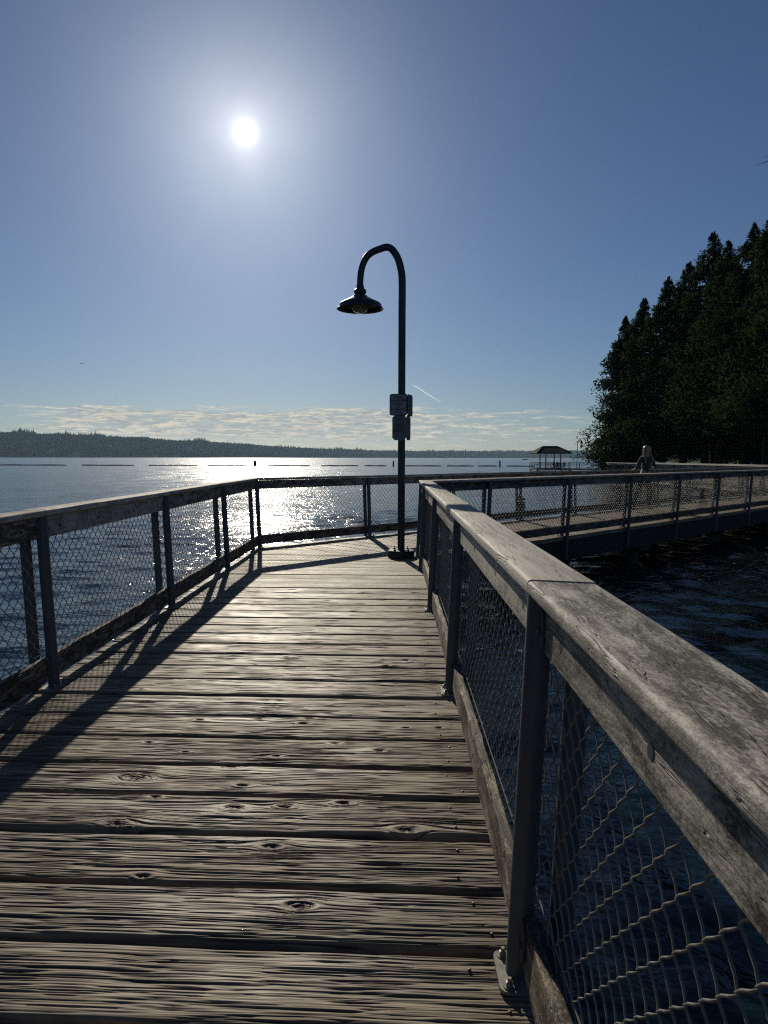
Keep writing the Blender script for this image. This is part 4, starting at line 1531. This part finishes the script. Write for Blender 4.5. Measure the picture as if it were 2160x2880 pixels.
def dock_rail(name_lab, pts, loc, gap_from=None):
    root = empty("dock_railing", loc)
    tag(root, name_lab, "railing")
    for (x0, y0), (x1, y1) in zip(pts[:-1], pts[1:]):
        L = math.hypot(x1 - x0, y1 - y0)
        a = math.atan2(y1 - y0, x1 - x0)
        for nm, zc, hh, ww in (("top_rail", 1.04, 0.13, 0.12), ("middle_rail", 0.68, 0.09, 0.05), ("bottom_rail", 0.12, 0.12, 0.05)):
            mb = MB()
            mb.box((L / 2, 0, zc), (L, ww, hh))
            obj(nm, mb.mesh(nm), M_BEAM, root, (x0, y0, 0), (0, 0, a))
        k = max(1, int(round(L / 1.9)))
        for j in range(k + 1):
            pm = MB()
            pm.box((0, 0, 0.49), (0.11, 0.09, 0.97))
            obj("post", pm.mesh("post"), M_BEAM, root, (x0 + (x1 - x0) * j / k, y0 + (y1 - y0) * j / k, 0), (0, 0, a))
    return root


dock_rail("dark railing round the shelter's dock", [(2.7, -2.85), (-2.85, -2.85), (-2.85, 2.85), (2.7, 2.85)], (GX, GY, GZ))
dock_rail("dark railing of the far pier between the shelter and the trees", [(2.95, -0.65), (26.5, -0.65)], (GX, GY, GZ + 0.02))

# ------------------------------------------------------------------ log boom, markers, small things on the water
boom = [(1.6, 144), (176.6, 292), (324, 426), (450.5, 533), (577.6, 670), (694, 773.7), (787.8, 834.6), (875, 953), (964.6, 1023), (1032.6, 1072.6), (1093, 1152)]
BY = 180.0
for i, (a_, b_) in enumerate(boom):
    x0, x1 = (a_ - 829.5) / 1475 * BY, (b_ - 829.5) / 1475 * BY
    n_ = 8
    mb = MB()
    pth = [(x0 + (x1 - x0) * k / n_, BY + 0.5 * math.sin(i * 2.1 + k * 0.4), WATER_Z + 0.07 + 0.03 * math.sin(k * 1.3 + i)) for k in range(n_ + 1)]
    mb.tube(pth, [0.17] + [0.20] * (n_ - 1) + [0.15], 10)
    o = obj("boom_log", mb.mesh("boom_log", True, 60), M_LOG)
    tag(o, "dark floating boom log, %s counted from the left" % ("first", "second", "third", "fourth, carrying a heron,", "fifth, right of the stout marker pile,", "sixth", "seventh, left of the lamp post,", "eighth, right of the lamp post,", "ninth", "tenth", "last, by the shelter dock,")[i], "log", "floating boom logs")

for i, (px_, w_, ht, lab) in enumerate(((551, 0.38, 1.42, "stout dark marker pile standing in the brightest sun glitter"),
                                         (849.5, 0.20, 1.40, "thin dark marker pile just left of the lamp post"),
                                         (1079, 0.20, 1.55, "thin dark marker pile between the lamp post and the shelter"))):
    x = (px_ - 829.5) / 1475 * (BY - 1)
    mb = MB()
    mb.lathe([(w_ * 1.15, -2.0), (w_ * 1.08, 0.0), (w_ * 0.92, ht * 0.8), (w_ * 0.8, ht), (w_ * 0.5, ht + 0.05)], (0, 0, 0), 12, True, True)
    o = obj("marker_pile", mb.mesh("marker_pile", True, 40), M_PILE, None, (x, BY - 1, WATER_Z))
    tag(o, lab, "pile")

M_BIRD = simple("dark_plumage", (0.03, 0.03, 0.035), 0.7)
M_WHITE = simple("white_plumage", (0.7, 0.7, 0.68), 0.7)


def skin_mesh(name, V, E, Rd, sub=2, root=0):
    me = bpy.data.meshes.new(name)
    me.from_pydata(V, E, [])
    o_ = bpy.data.objects.new(name, me)
    link(o_)
    md = o_.modifiers.new("skin", 'SKIN')
    md.use_smooth_shade = True
    for i, rr in enumerate(Rd):
        me.skin_vertices[0].data[i].radius = (rr, rr) if not isinstance(rr, tuple) else rr
        me.skin_vertices[0].data[i].use_root = (i == root)
    sb = o_.modifiers.new("sub", 'SUBSURF')
    sb.levels = sub
    sb.render_levels = sub
    dg = bpy.context.evaluated_depsgraph_get()
    dg.update()
    res = bpy.data.meshes.new_from_object(o_.evaluated_get(dg))
    res.name = name
    bpy.data.objects.remove(o_)
    bpy.data.meshes.remove(me)
    res.polygons.foreach_set("use_smooth", np.ones(len(res.polygons), dtype=bool))
    return res


class Rig:
    def __init__(self):
        self.v, self.e, self.r = [], [], []

    def j(self, p, r, prev=None):
        self.v.append(p)
        self.r.append(r)
        if prev is not None:
            self.e.append((prev, len(self.v) - 1))
        return len(self.v) - 1

    def chain(self, prev, pts):
        for p, r in pts:
            prev = self.j(p, r, prev)
        return prev

    def mesh(self, name, sub=2):
        return skin_mesh(name, self.v, self.e, self.r, sub)


# bird on the boom
b = Rig()
k0 = b.j((0, 0, 0.42), 0.10)
b.chain(k0, [((0.16, 0, 0.34), 0.06), ((0.27, 0, 0.28), 0.025)])
b.chain(k0, [((-0.08, 0, 0.55), 0.05), ((-0.10, 0, 0.70), 0.032), ((-0.13, 0, 0.78), 0.042), ((-0.25, 0, 0.78), 0.010)])
for s_ in (-0.04, 0.04):
    b.chain(k0, [((0.01, s_, 0.25), 0.022), ((0.02, s_, 0.02), 0.012)])
o = obj("heron", b.mesh("heron"), M_BIRD, None, ((504.8 - 829.5) / 1475 * BY, BY, WATER_Z + 0.25))
tag(o, "small dark heron standing on a floating log left of the stout marker", "bird")

# broken pile stub in the water seen through the railing mesh, with a bird on it
M_STUB = simple("barnacled_stub", (0.17, 0.16, 0.13), 0.9, 0, 0.8, 14, 0.03)
mb = MB()
mb.lathe([(0.20, -2.2), (0.20, -0.05), (0.185, 0.10), (0.19, 0.20), (0.16, 0.25), (0.06, 0.27)], (0, 0, 0), 14, True, True)
sx, sy = 6.45, 32.0
o = obj("pile_stub", mb.mesh("pile_stub", True, 40), M_STUB, None, (sx, sy, WATER_Z))
tag(o, "mottled broken pile stub in the water behind the second walkway's mesh", "stump")
b = Rig()
k0 = b.j((0, 0, 0.10), 0.105)
b.chain(k0, [((0.12, 0.0, 0.12), 0.07), ((0.22, 0, 0.13), 0.022)])
b.chain(k0, [((-0.11, 0, 0.14), 0.07), ((-0.15, 0, 0.22), 0.045), ((-0.17, 0, 0.26), 0.046), ((-0.24, 0, 0.25), 0.012)])
bird = empty("duck", (sx, sy, WATER_Z + 0.25))
tag(bird, "dark duck with a white patch resting on the pile stub", "bird")
obj("body", b.mesh("body"), M_BIRD, bird)
w_ = MB()
w_.lathe([(0.02, -0.05), (0.06, -0.03), (0.066, 0.0), (0.055, 0.03), (0.02, 0.05)], (-0.105, -0.055, 0.13), 10, True, True)
obj("white_patch", w_.mesh("white_patch", True), M_WHITE, bird)

# motor boat with wake
bx, by = (1132 - 829.5) / 1475 * 720, 720.0
bt = empty("motorboat", (bx, by, WATER_Z))
tag(bt, "small dark motorboat with a white wake far out left of the shelter", "boat")
mb = MB()
sec = [(-2.9, 0.05, 0.75, 0.95), (-1.8, 0.75, -0.05, 0.85), (0.0, 1.05, -0.15, 0.75), (2.6, 1.05, -0.15, 0.70)]
vs = []
for x, hw, zb, ztp in sec:
    vs += [(x, -hw, ztp), (x, -hw * .8, zb), (x, 0, zb - 0.15), (x, hw * .8, zb), (x, hw, ztp)]
fs = []
for i in range(3):
    for k in range(4):
        fs.append((i * 5 + k, i * 5 + k + 1, (i + 1) * 5 + k + 1, (i + 1) * 5 + k))
    fs.append((i * 5 + 4, i * 5, (i + 1) * 5, (i + 1) * 5 + 4))
fs.append((15, 16, 17, 18, 19))
mb.add(vs, fs)
obj("hull", mb.mesh("hull"), simple("boat_hull", (0.05, 0.055, 0.07), 0.4), bt)
mb = MB()
mb.add([(-1.2, -0.8, 0.75), (-1.2, 0.8, 0.75), (-0.5, 0.7, 1.35), (-0.5, -0.7, 1.35), (-1.1, -0.8, 0.75), (-1.1, 0.8, 0.75), (-0.4, 0.7, 1.35), (-0.4, -0.7, 1.35)],
       [(0, 1, 2, 3), (7, 6, 5, 4), (0, 3, 7, 4), (1, 5, 6, 2), (3, 2, 6, 7)])
obj("windscreen", mb.mesh("windscreen"), simple("boat_glass", (0.03, 0.04, 0.05), 0.1), bt)
mb = MB()
mb.box((2.75, 0, 0.65), (0.4, 0.4, 0.8))
mb.box((0.3, 0, 0.85), (0.9, 1.2, 0.5))
obj("outboard_motor", mb.mesh("outboard_motor"), M_BIRD, bt)
mb = MB()
wk = []
for k in range(13):
    x = 2.9 + k * 2.0
    hw = 0.7 + k * 0.11
    wk.append((x, hw * (0.8 + 0.3 * math.sin(k * 2.2))))
vs = [(x, -w, 0.16 + 0.2 * math.exp(-i / 3)) for i, (x, w) in enumerate(wk)] + [(x, w, 0.16 + 0.2 * math.exp(-i / 3)) for i, (x, w) in enumerate(wk)]
vs += [(x, -w * 1.3, -0.25) for x, w in wk] + [(x, w * 1.3, -0.25) for x, w in wk]
n = len(wk)
fs = [(i, i + 1, n + i + 1, n + i) for i in range(n - 1)] + [(2 * n + i, 2 * n + i + 1, i + 1, i) for i in range(n - 1)] + [(n + i, n + i + 1, 3 * n + i + 1, 3 * n + i) for i in range(n - 1)]
mb.add(vs, fs)
o = obj("wake_foam", mb.mesh("wake_foam", True), simple("foam", (0.8, 0.82, 0.84), 0.8, 0, 0.1, 2, 0.1), None, (bx, by, WATER_Z))
tag(o, "white wake trailing right behind the far motorboat", "wake", None, 'stuff')

# aeroplane and contrail
AY = 5600.0
ap = empty("airplane", ((185 - 829.5) / 1475 * AY, AY, 1.45 + (988 - 790) / 1475 * AY))
tag(ap, "tiny dark airplane in the sky low at the left", "airplane")
ap.rotation_euler = (R(4), 0, R(18))
M_AP = simple("aircraft_skin", (0.25, 0.27, 0.30), 0.4)
mb = MB()
mb.tube([(-17, 0, -0.4), (-15, 0, 0), (-8, 0, 0.2), (8, 0, 0.2), (17, 0, 0.9)], [0.4, 1.6, 1.95, 1.95, 0.5], 12)
obj("fuselage", mb.mesh("fuselage", True), M_AP, ap)
for nm, pts in (("wing", [(-4, 1.5), (3, 1.5), (6.5, 16), (4.5, 16)]), ("wing", [(-4, -1.5), (4.5, -16), (6.5, -16), (3, -1.5)]), ("tailplane", [(13, -6), (15.5, -6), (16, 0), (15.5, 6), (13, 6), (11.5, 0)])):
    mb = MB()
    mb.prism(pts, -0.6 if nm == "wing" else 0.9, -0.25 if nm == "wing" else 1.15)
    obj(nm, mb.mesh(nm), M_AP, ap)
mb = MB()
mb.add([(11, -.2, 1.5), (16.5, -.2, 1.2), (17.8, -.2, 6.5), (15.5, -.2, 6.5), (11, .2, 1.5), (16.5, .2, 1.2), (17.8, .2, 6.5), (15.5, .2, 6.5)],
       [(0, 1, 2, 3), (7, 6, 5, 4), (0, 4, 5, 1), (1, 5, 6, 2), (2, 6, 7, 3), (3, 7, 4, 0)])
obj("tail_fin", mb.mesh("tail_fin"), M_AP, ap)

CY = 34000.0
pt = lambda px_, py_: Vector(((px_ - 829.5) / 1475 * CY, CY, EYE + (988 - py_) / 1475 * CY * 1.008))
A_, B_ = pt(884, 830), pt(950, 871)
mb = MB()
nn = 24
mb.tube([A_.lerp(B_, k / nn) + Vector((0, 0, random.uniform(-3, 3))) for k in range(nn + 1)],
        [3 + 26 * math.sin(min(1, k / 10) * math.pi / 2) * (1 - 0.5 * max(0, (k - 16) / 8)) for k in range(nn + 1)], 8)
mt = bpy.data.materials.new("contrail_ice")
mt.use_nodes = True
tt = NT(mt.node_tree)
tt.n.clear()
oo = tt.new('ShaderNodeOutputMaterial')
cv = tt.new('ShaderNodeVolumePrincipled')
cv.inputs['Color'].default_value = (1, 1, 1, 1)
cv.inputs['Density'].default_value = 0.009
cv.inputs['Anisotropy'].default_value = 0.75
tt.l.new(cv.outputs[0], oo.inputs['Volume'])
o = obj("contrail", mb.mesh("contrail", True), mt)
tag(o, "short thin white contrail slanting down right of the lamp post", "contrail", None, 'stuff')

# ------------------------------------------------------------------ people
M_SKIN = simple("skin", (0.42, 0.26, 0.19), 0.55, 0, 0.06, 8)
M_HAIR = simple("blonde_hair", (0.27, 0.175, 0.07), 0.45, 0, 0.35, 40, 0.004)
M_SHIRT = simple("dark_top_fabric", (0.035, 0.035, 0.05), 0.85, 0, 0.15, 30, 0.002)
M_TROUS = simple("dark_trousers_fabric", (0.022, 0.024, 0.034), 0.85, 0, 0.15, 30, 0.002)
M_SHOE = simple("shoe_leather", (0.05, 0.048, 0.045), 0.6)


def make_woman(loc, rz):
    root = empty("person", loc, rz)
    tag(root, "blonde long haired person in dark top and trousers leaning at the walkway railing", "person")
    b = Rig()
    pel = b.j((-0.05, 0.0, 0.95), (0.125, 0.10))
    b.chain(pel, [((-0.04, 0.0, 1.12), (0.105, 0.085)), ((-0.02, 0.01, 1.28), (0.125, 0.095)), ((0, 0.01, 1.40), (0.12, 0.085))])
    ch = len(b.v) - 1
    nk = b.chain(ch, [((0, 0.0, 1.49), 0.052), ((0, -0.01, 1.55), 0.052)])
    hd = b.chain(nk, [((0, -0.02, 1.62), (0.076, 0.086)), ((0, -0.01, 1.69), (0.078, 0.092)), ((0, 0.0, 1.745), 0.05)])
    b.chain(nk + 1, [((0, -0.105, 1.635), 0.014)])       # nose
    # arm out to the rail (screen left)
    a = b.chain(ch, [((-0.155, 0.01, 1.41), 0.056), ((-0.215, 0.04, 1.26), 0.044), ((-0.245, 0.06, 1.17), 0.040), ((-0.285, 0.10, 1.10), 0.032), ((-0.31, 0.15, 1.075), 0.026)])
    hnd = b.chain(a, [((-0.325, 0.19, 1.065), 0.030)])
    for k, (dx, L) in enumerate(((-0.030, 0.070), (-0.012, 0.080), (0.006, 0.076), (0.022, 0.062))):
        b.chain(hnd, [((-0.325 + dx, 0.22, 1.068), 0.009), ((-0.325 + dx * 1.2, 0.20 + L, 1.055), 0.008)])
    b.chain(a, [((-0.285, 0.185, 1.07), 0.010), ((-0.270, 0.21, 1.06), 0.008)])
    # bent arm, hand in front of the waist
    a = b.chain(ch, [((0.155, 0.01, 1.41), 0.056), ((0.215, 0.02, 1.27), 0.044), ((0.225, 0.0, 1.16), 0.040), ((0.15, -0.10, 1.14), 0.033), ((0.08, -0.15, 1.125), 0.026)])
    hnd = b.chain(a, [((0.04, -0.165, 1.115), 0.030)])
    for k, (dz, L) in enumerate(((0.030, 0.070), (0.010, 0.080), (-0.010, 0.076), (-0.026, 0.060))):
        b.chain(hnd, [((0.012, -0.165, 1.115 + dz), 0.009), ((0.04 - L, -0.150, 1.105 + dz * 1.1), 0.008)])
    b.chain(a, [((0.055, -0.165, 1.155), 0.010), ((0.03, -0.165, 1.175), 0.008)])
    # legs
    l = b.chain(pel, [((-0.15, 0.0, 0.86), 0.088), ((-0.22, -0.03, 0.66), 0.072), ((-0.29, -0.04, 0.48), 0.056), ((-0.34, 0.02, 0.26), 0.048), ((-0.38, 0.06, 0.09), 0.038)])
    b.chain(l, [((-0.39, 0.03, 0.035), 0.036), ((-0.40, -0.10, 0.030), 0.030)])
    l = b.chain(pel, [((0.05, 0.0, 0.86), 0.088), ((0.07, -0.02, 0.66), 0.072), ((0.09, -0.03, 0.48), 0.056), ((0.10, 0.02, 0.26), 0.048), ((0.11, 0.06, 0.09), 0.038)])
    b.chain(l, [((0.115, 0.03, 0.035), 0.036), ((0.12, -0.10, 0.030), 0.030)])
    me = b.mesh("body")
    me.materials.append(M_SKIN)
    obj("body", me, None, root)
    # clothing
    s_ = Rig()
    p0 = s_.j((-0.05, 0.0, 0.97), (0.14, 0.112))
    c0 = s_.chain(p0, [((-0.04, 0.0, 1.12), (0.120, 0.098)), ((-0.02, 0.01, 1.28), (0.140, 0.112)), ((0, 0.01, 1.40), (0.132, 0.098)), ((0, 0.01, 1.455), (0.075, 0.07))])
    s_.chain(3, [((-0.155, 0.01, 1.41), 0.066), ((-0.215, 0.04, 1.26), 0.056), ((-0.245, 0.06, 1.17), 0.052), ((-0.282, 0.095, 1.105), 0.044)])
    s_.chain(3, [((0.155, 0.01, 1.41), 0.066), ((0.215, 0.02, 1.27), 0.056), ((0.225, 0.0, 1.16), 0.053), ((0.16, -0.09, 1.142), 0.046)])
    obj("top", s_.mesh("top"), M_SHIRT, root)
    q = Rig()
    p0 = q.j((-0.05, 0.0, 0.98), (0.135, 0.108))
    p1 = q.chain(p0, [((-0.05, 0, 0.92), (0.14, 0.115))])
    q.chain(p1, [((-0.15, 0.0, 0.85), 0.100), ((-0.22, -0.03, 0.66), 0.086), ((-0.29, -0.04, 0.48), 0.070), ((-0.34, 0.02, 0.26), 0.064), ((-0.375, 0.055, 0.11), 0.058)])
    q.chain(p1, [((0.05, 0.0, 0.85), 0.100), ((0.07, -0.02, 0.66), 0.086), ((0.09, -0.03, 0.48), 0.070), ((0.10, 0.02, 0.26), 0.064), ((0.108, 0.055, 0.11), 0.058)])
    obj("trousers", q.mesh("trousers"), M_TROUS, root)
    for x0, x1 in ((-0.385, -0.405), (0.112, 0.122)):
        f = Rig()
        f.chain(f.j((x0, 0.07, 0.048), 0.045), [((x0 - 0.003, 0.0, 0.042), 0.042), ((x1, -0.09, 0.036), 0.035), ((x1, -0.14, 0.032), 0.028)])
        obj("shoe", f.mesh("shoe"), M_SHOE, root)
    # hair: cap plus long locks to the chest on both sides and down the back
    h = Rig()
    t00 = h.j((0, 0.010, 1.775), (0.07, 0.07))
    t0 = h.chain(t00, [((0, 0.012, 1.725), (0.108, 0.108))])
    h.chain(t0, [((0, 0.045, 1.66), (0.100, 0.080)), ((0, 0.065, 1.54), (0.110, 0.060)), ((0, 0.10, 1.40), (0.120, 0.045)), ((0.01, 0.115, 1.27), (0.08, 0.03))])
    for sg in (-1, 1):
        h.chain(t0, [((sg * 0.078, -0.005, 1.68), 0.034), ((sg * 0.090, -0.01, 1.58), 0.030), ((sg * 0.098, -0.05, 1.47), 0.032), ((sg * 0.108, -0.095, 1.37), 0.030), ((sg * 0.100, -0.110, 1.27), 0.018)])
    obj("hair", h.mesh("hair"), M_HAIR, root)
    ey = MB()
    for sx_ in (-0.032, 0.032):
        ey.lathe([(0.002, -0.011), (0.010, -0.005), (0.011, 0.0), (0.010, 0.005), (0.002, 0.011)], (sx_, -0.092, 1.655), 8, True, True)
    obj("eyes", ey.mesh("eyes", True), M_INK, root)
    mo = MB()
    mo.tube([(-0.022, -0.094, 1.590), (0, -0.100, 1.588), (0.022, -0.094, 1.590)], 0.0055, 6)
    obj("mouth", mo.mesh("mouth", True), simple("lips", (0.35, 0.12, 0.10), 0.5), root)
    return root


wp = C_OUT + D2 * 12.66 - N2 * 0.42
woman = make_woman((wp.x, wp.y, 0.004), R(12))
woman.scale = (1.03, 1.03, 1.02)

# people sitting at the edge of the far dock
def seated(loc, rz, lab, shirt, hair, slab):
    root = empty("person", loc, rz)
    tag(root, lab, "person", "people sitting on the far dock")
    b = Rig()
    p = b.j((0, 0, 0.50), (0.15, 0.12))
    ch = b.chain(p, [((0, -0.03, 0.72), (0.13, 0.10)), ((0, -0.05, 0.95), (0.15, 0.10))])
    nk = b.chain(ch, [((0, -0.06, 1.06), 0.055), ((0, -0.07, 1.17), 0.085), ((0, -0.06, 1.27), 0.07)])
    for s__ in (-1, 1):
        b.chain(ch, [((s__ * 0.19, -0.05, 0.95), 0.06), ((s__ * 0.24, -0.08, 0.72), 0.045), ((s__ * 0.17, -0.28, 0.62), 0.038), ((s__ * 0.13, -0.38, 0.60), 0.035)])
        b.chain(p, [((s__ * 0.10, -0.12, 0.50), 0.085), ((s__ * 0.13, -0.45, 0.50), 0.065), ((s__ * 0.13, -0.48, 0.25), 0.05), ((s__ * 0.13, -0.47, 0.06), 0.04), ((s__ * 0.13, -0.62, 0.04), 0.035)])
    me = b.mesh("body", 1)
    obj("body", me, shirt, root)
    h = Rig()
    h.chain(h.j((0, -0.04, 1.29), 0.09), [((0, -0.02, 1.18), 0.085)])
    obj("hair", h.mesh("hair", 1), hair, root)
    bn = MB()
    bn.box((0, 0.05, 0.36), (0.55, 0.40, 0.06))
    for lx in (-0.22, 0.22):
        for ly in (-0.10, 0.20):
            bn.box((lx, ly, 0.165), (0.04, 0.04, 0.33))
    o_ = obj("stool", bn.mesh("stool"), M_BEAM, None, loc, (0, 0, rz))
    tag(o_, slab, "stool", "stools on the far dock")
    return root


M_HAIRD = simple("dark_hair", (0.03, 0.022, 0.018), 0.6)
M_TEE = simple("pale_shirt", (0.30, 0.25, 0.22), 0.8)
seated((GX + 0.15, GY - 1.9, GZ + 0.002), R(25), "leftmost dark clothed sitter under the far shelter", M_SHIRT, M_HAIRD, "low dark stool under the leftmost sitter on the far dock")
seated((GX + 0.85, GY - 1.6, GZ + 0.002), R(-10), "middle dark clothed sitter under the far shelter", M_TROUS, M_HAIRD, "low dark stool under the middle sitter on the far dock")
seated((GX + 2.0, GY - 1.8, GZ + 0.002), R(-30), "right-hand sitter in a paler shirt under the far shelter", M_TEE, M_HAIRD, "low dark stool under the sitter in the paler shirt on the far dock")
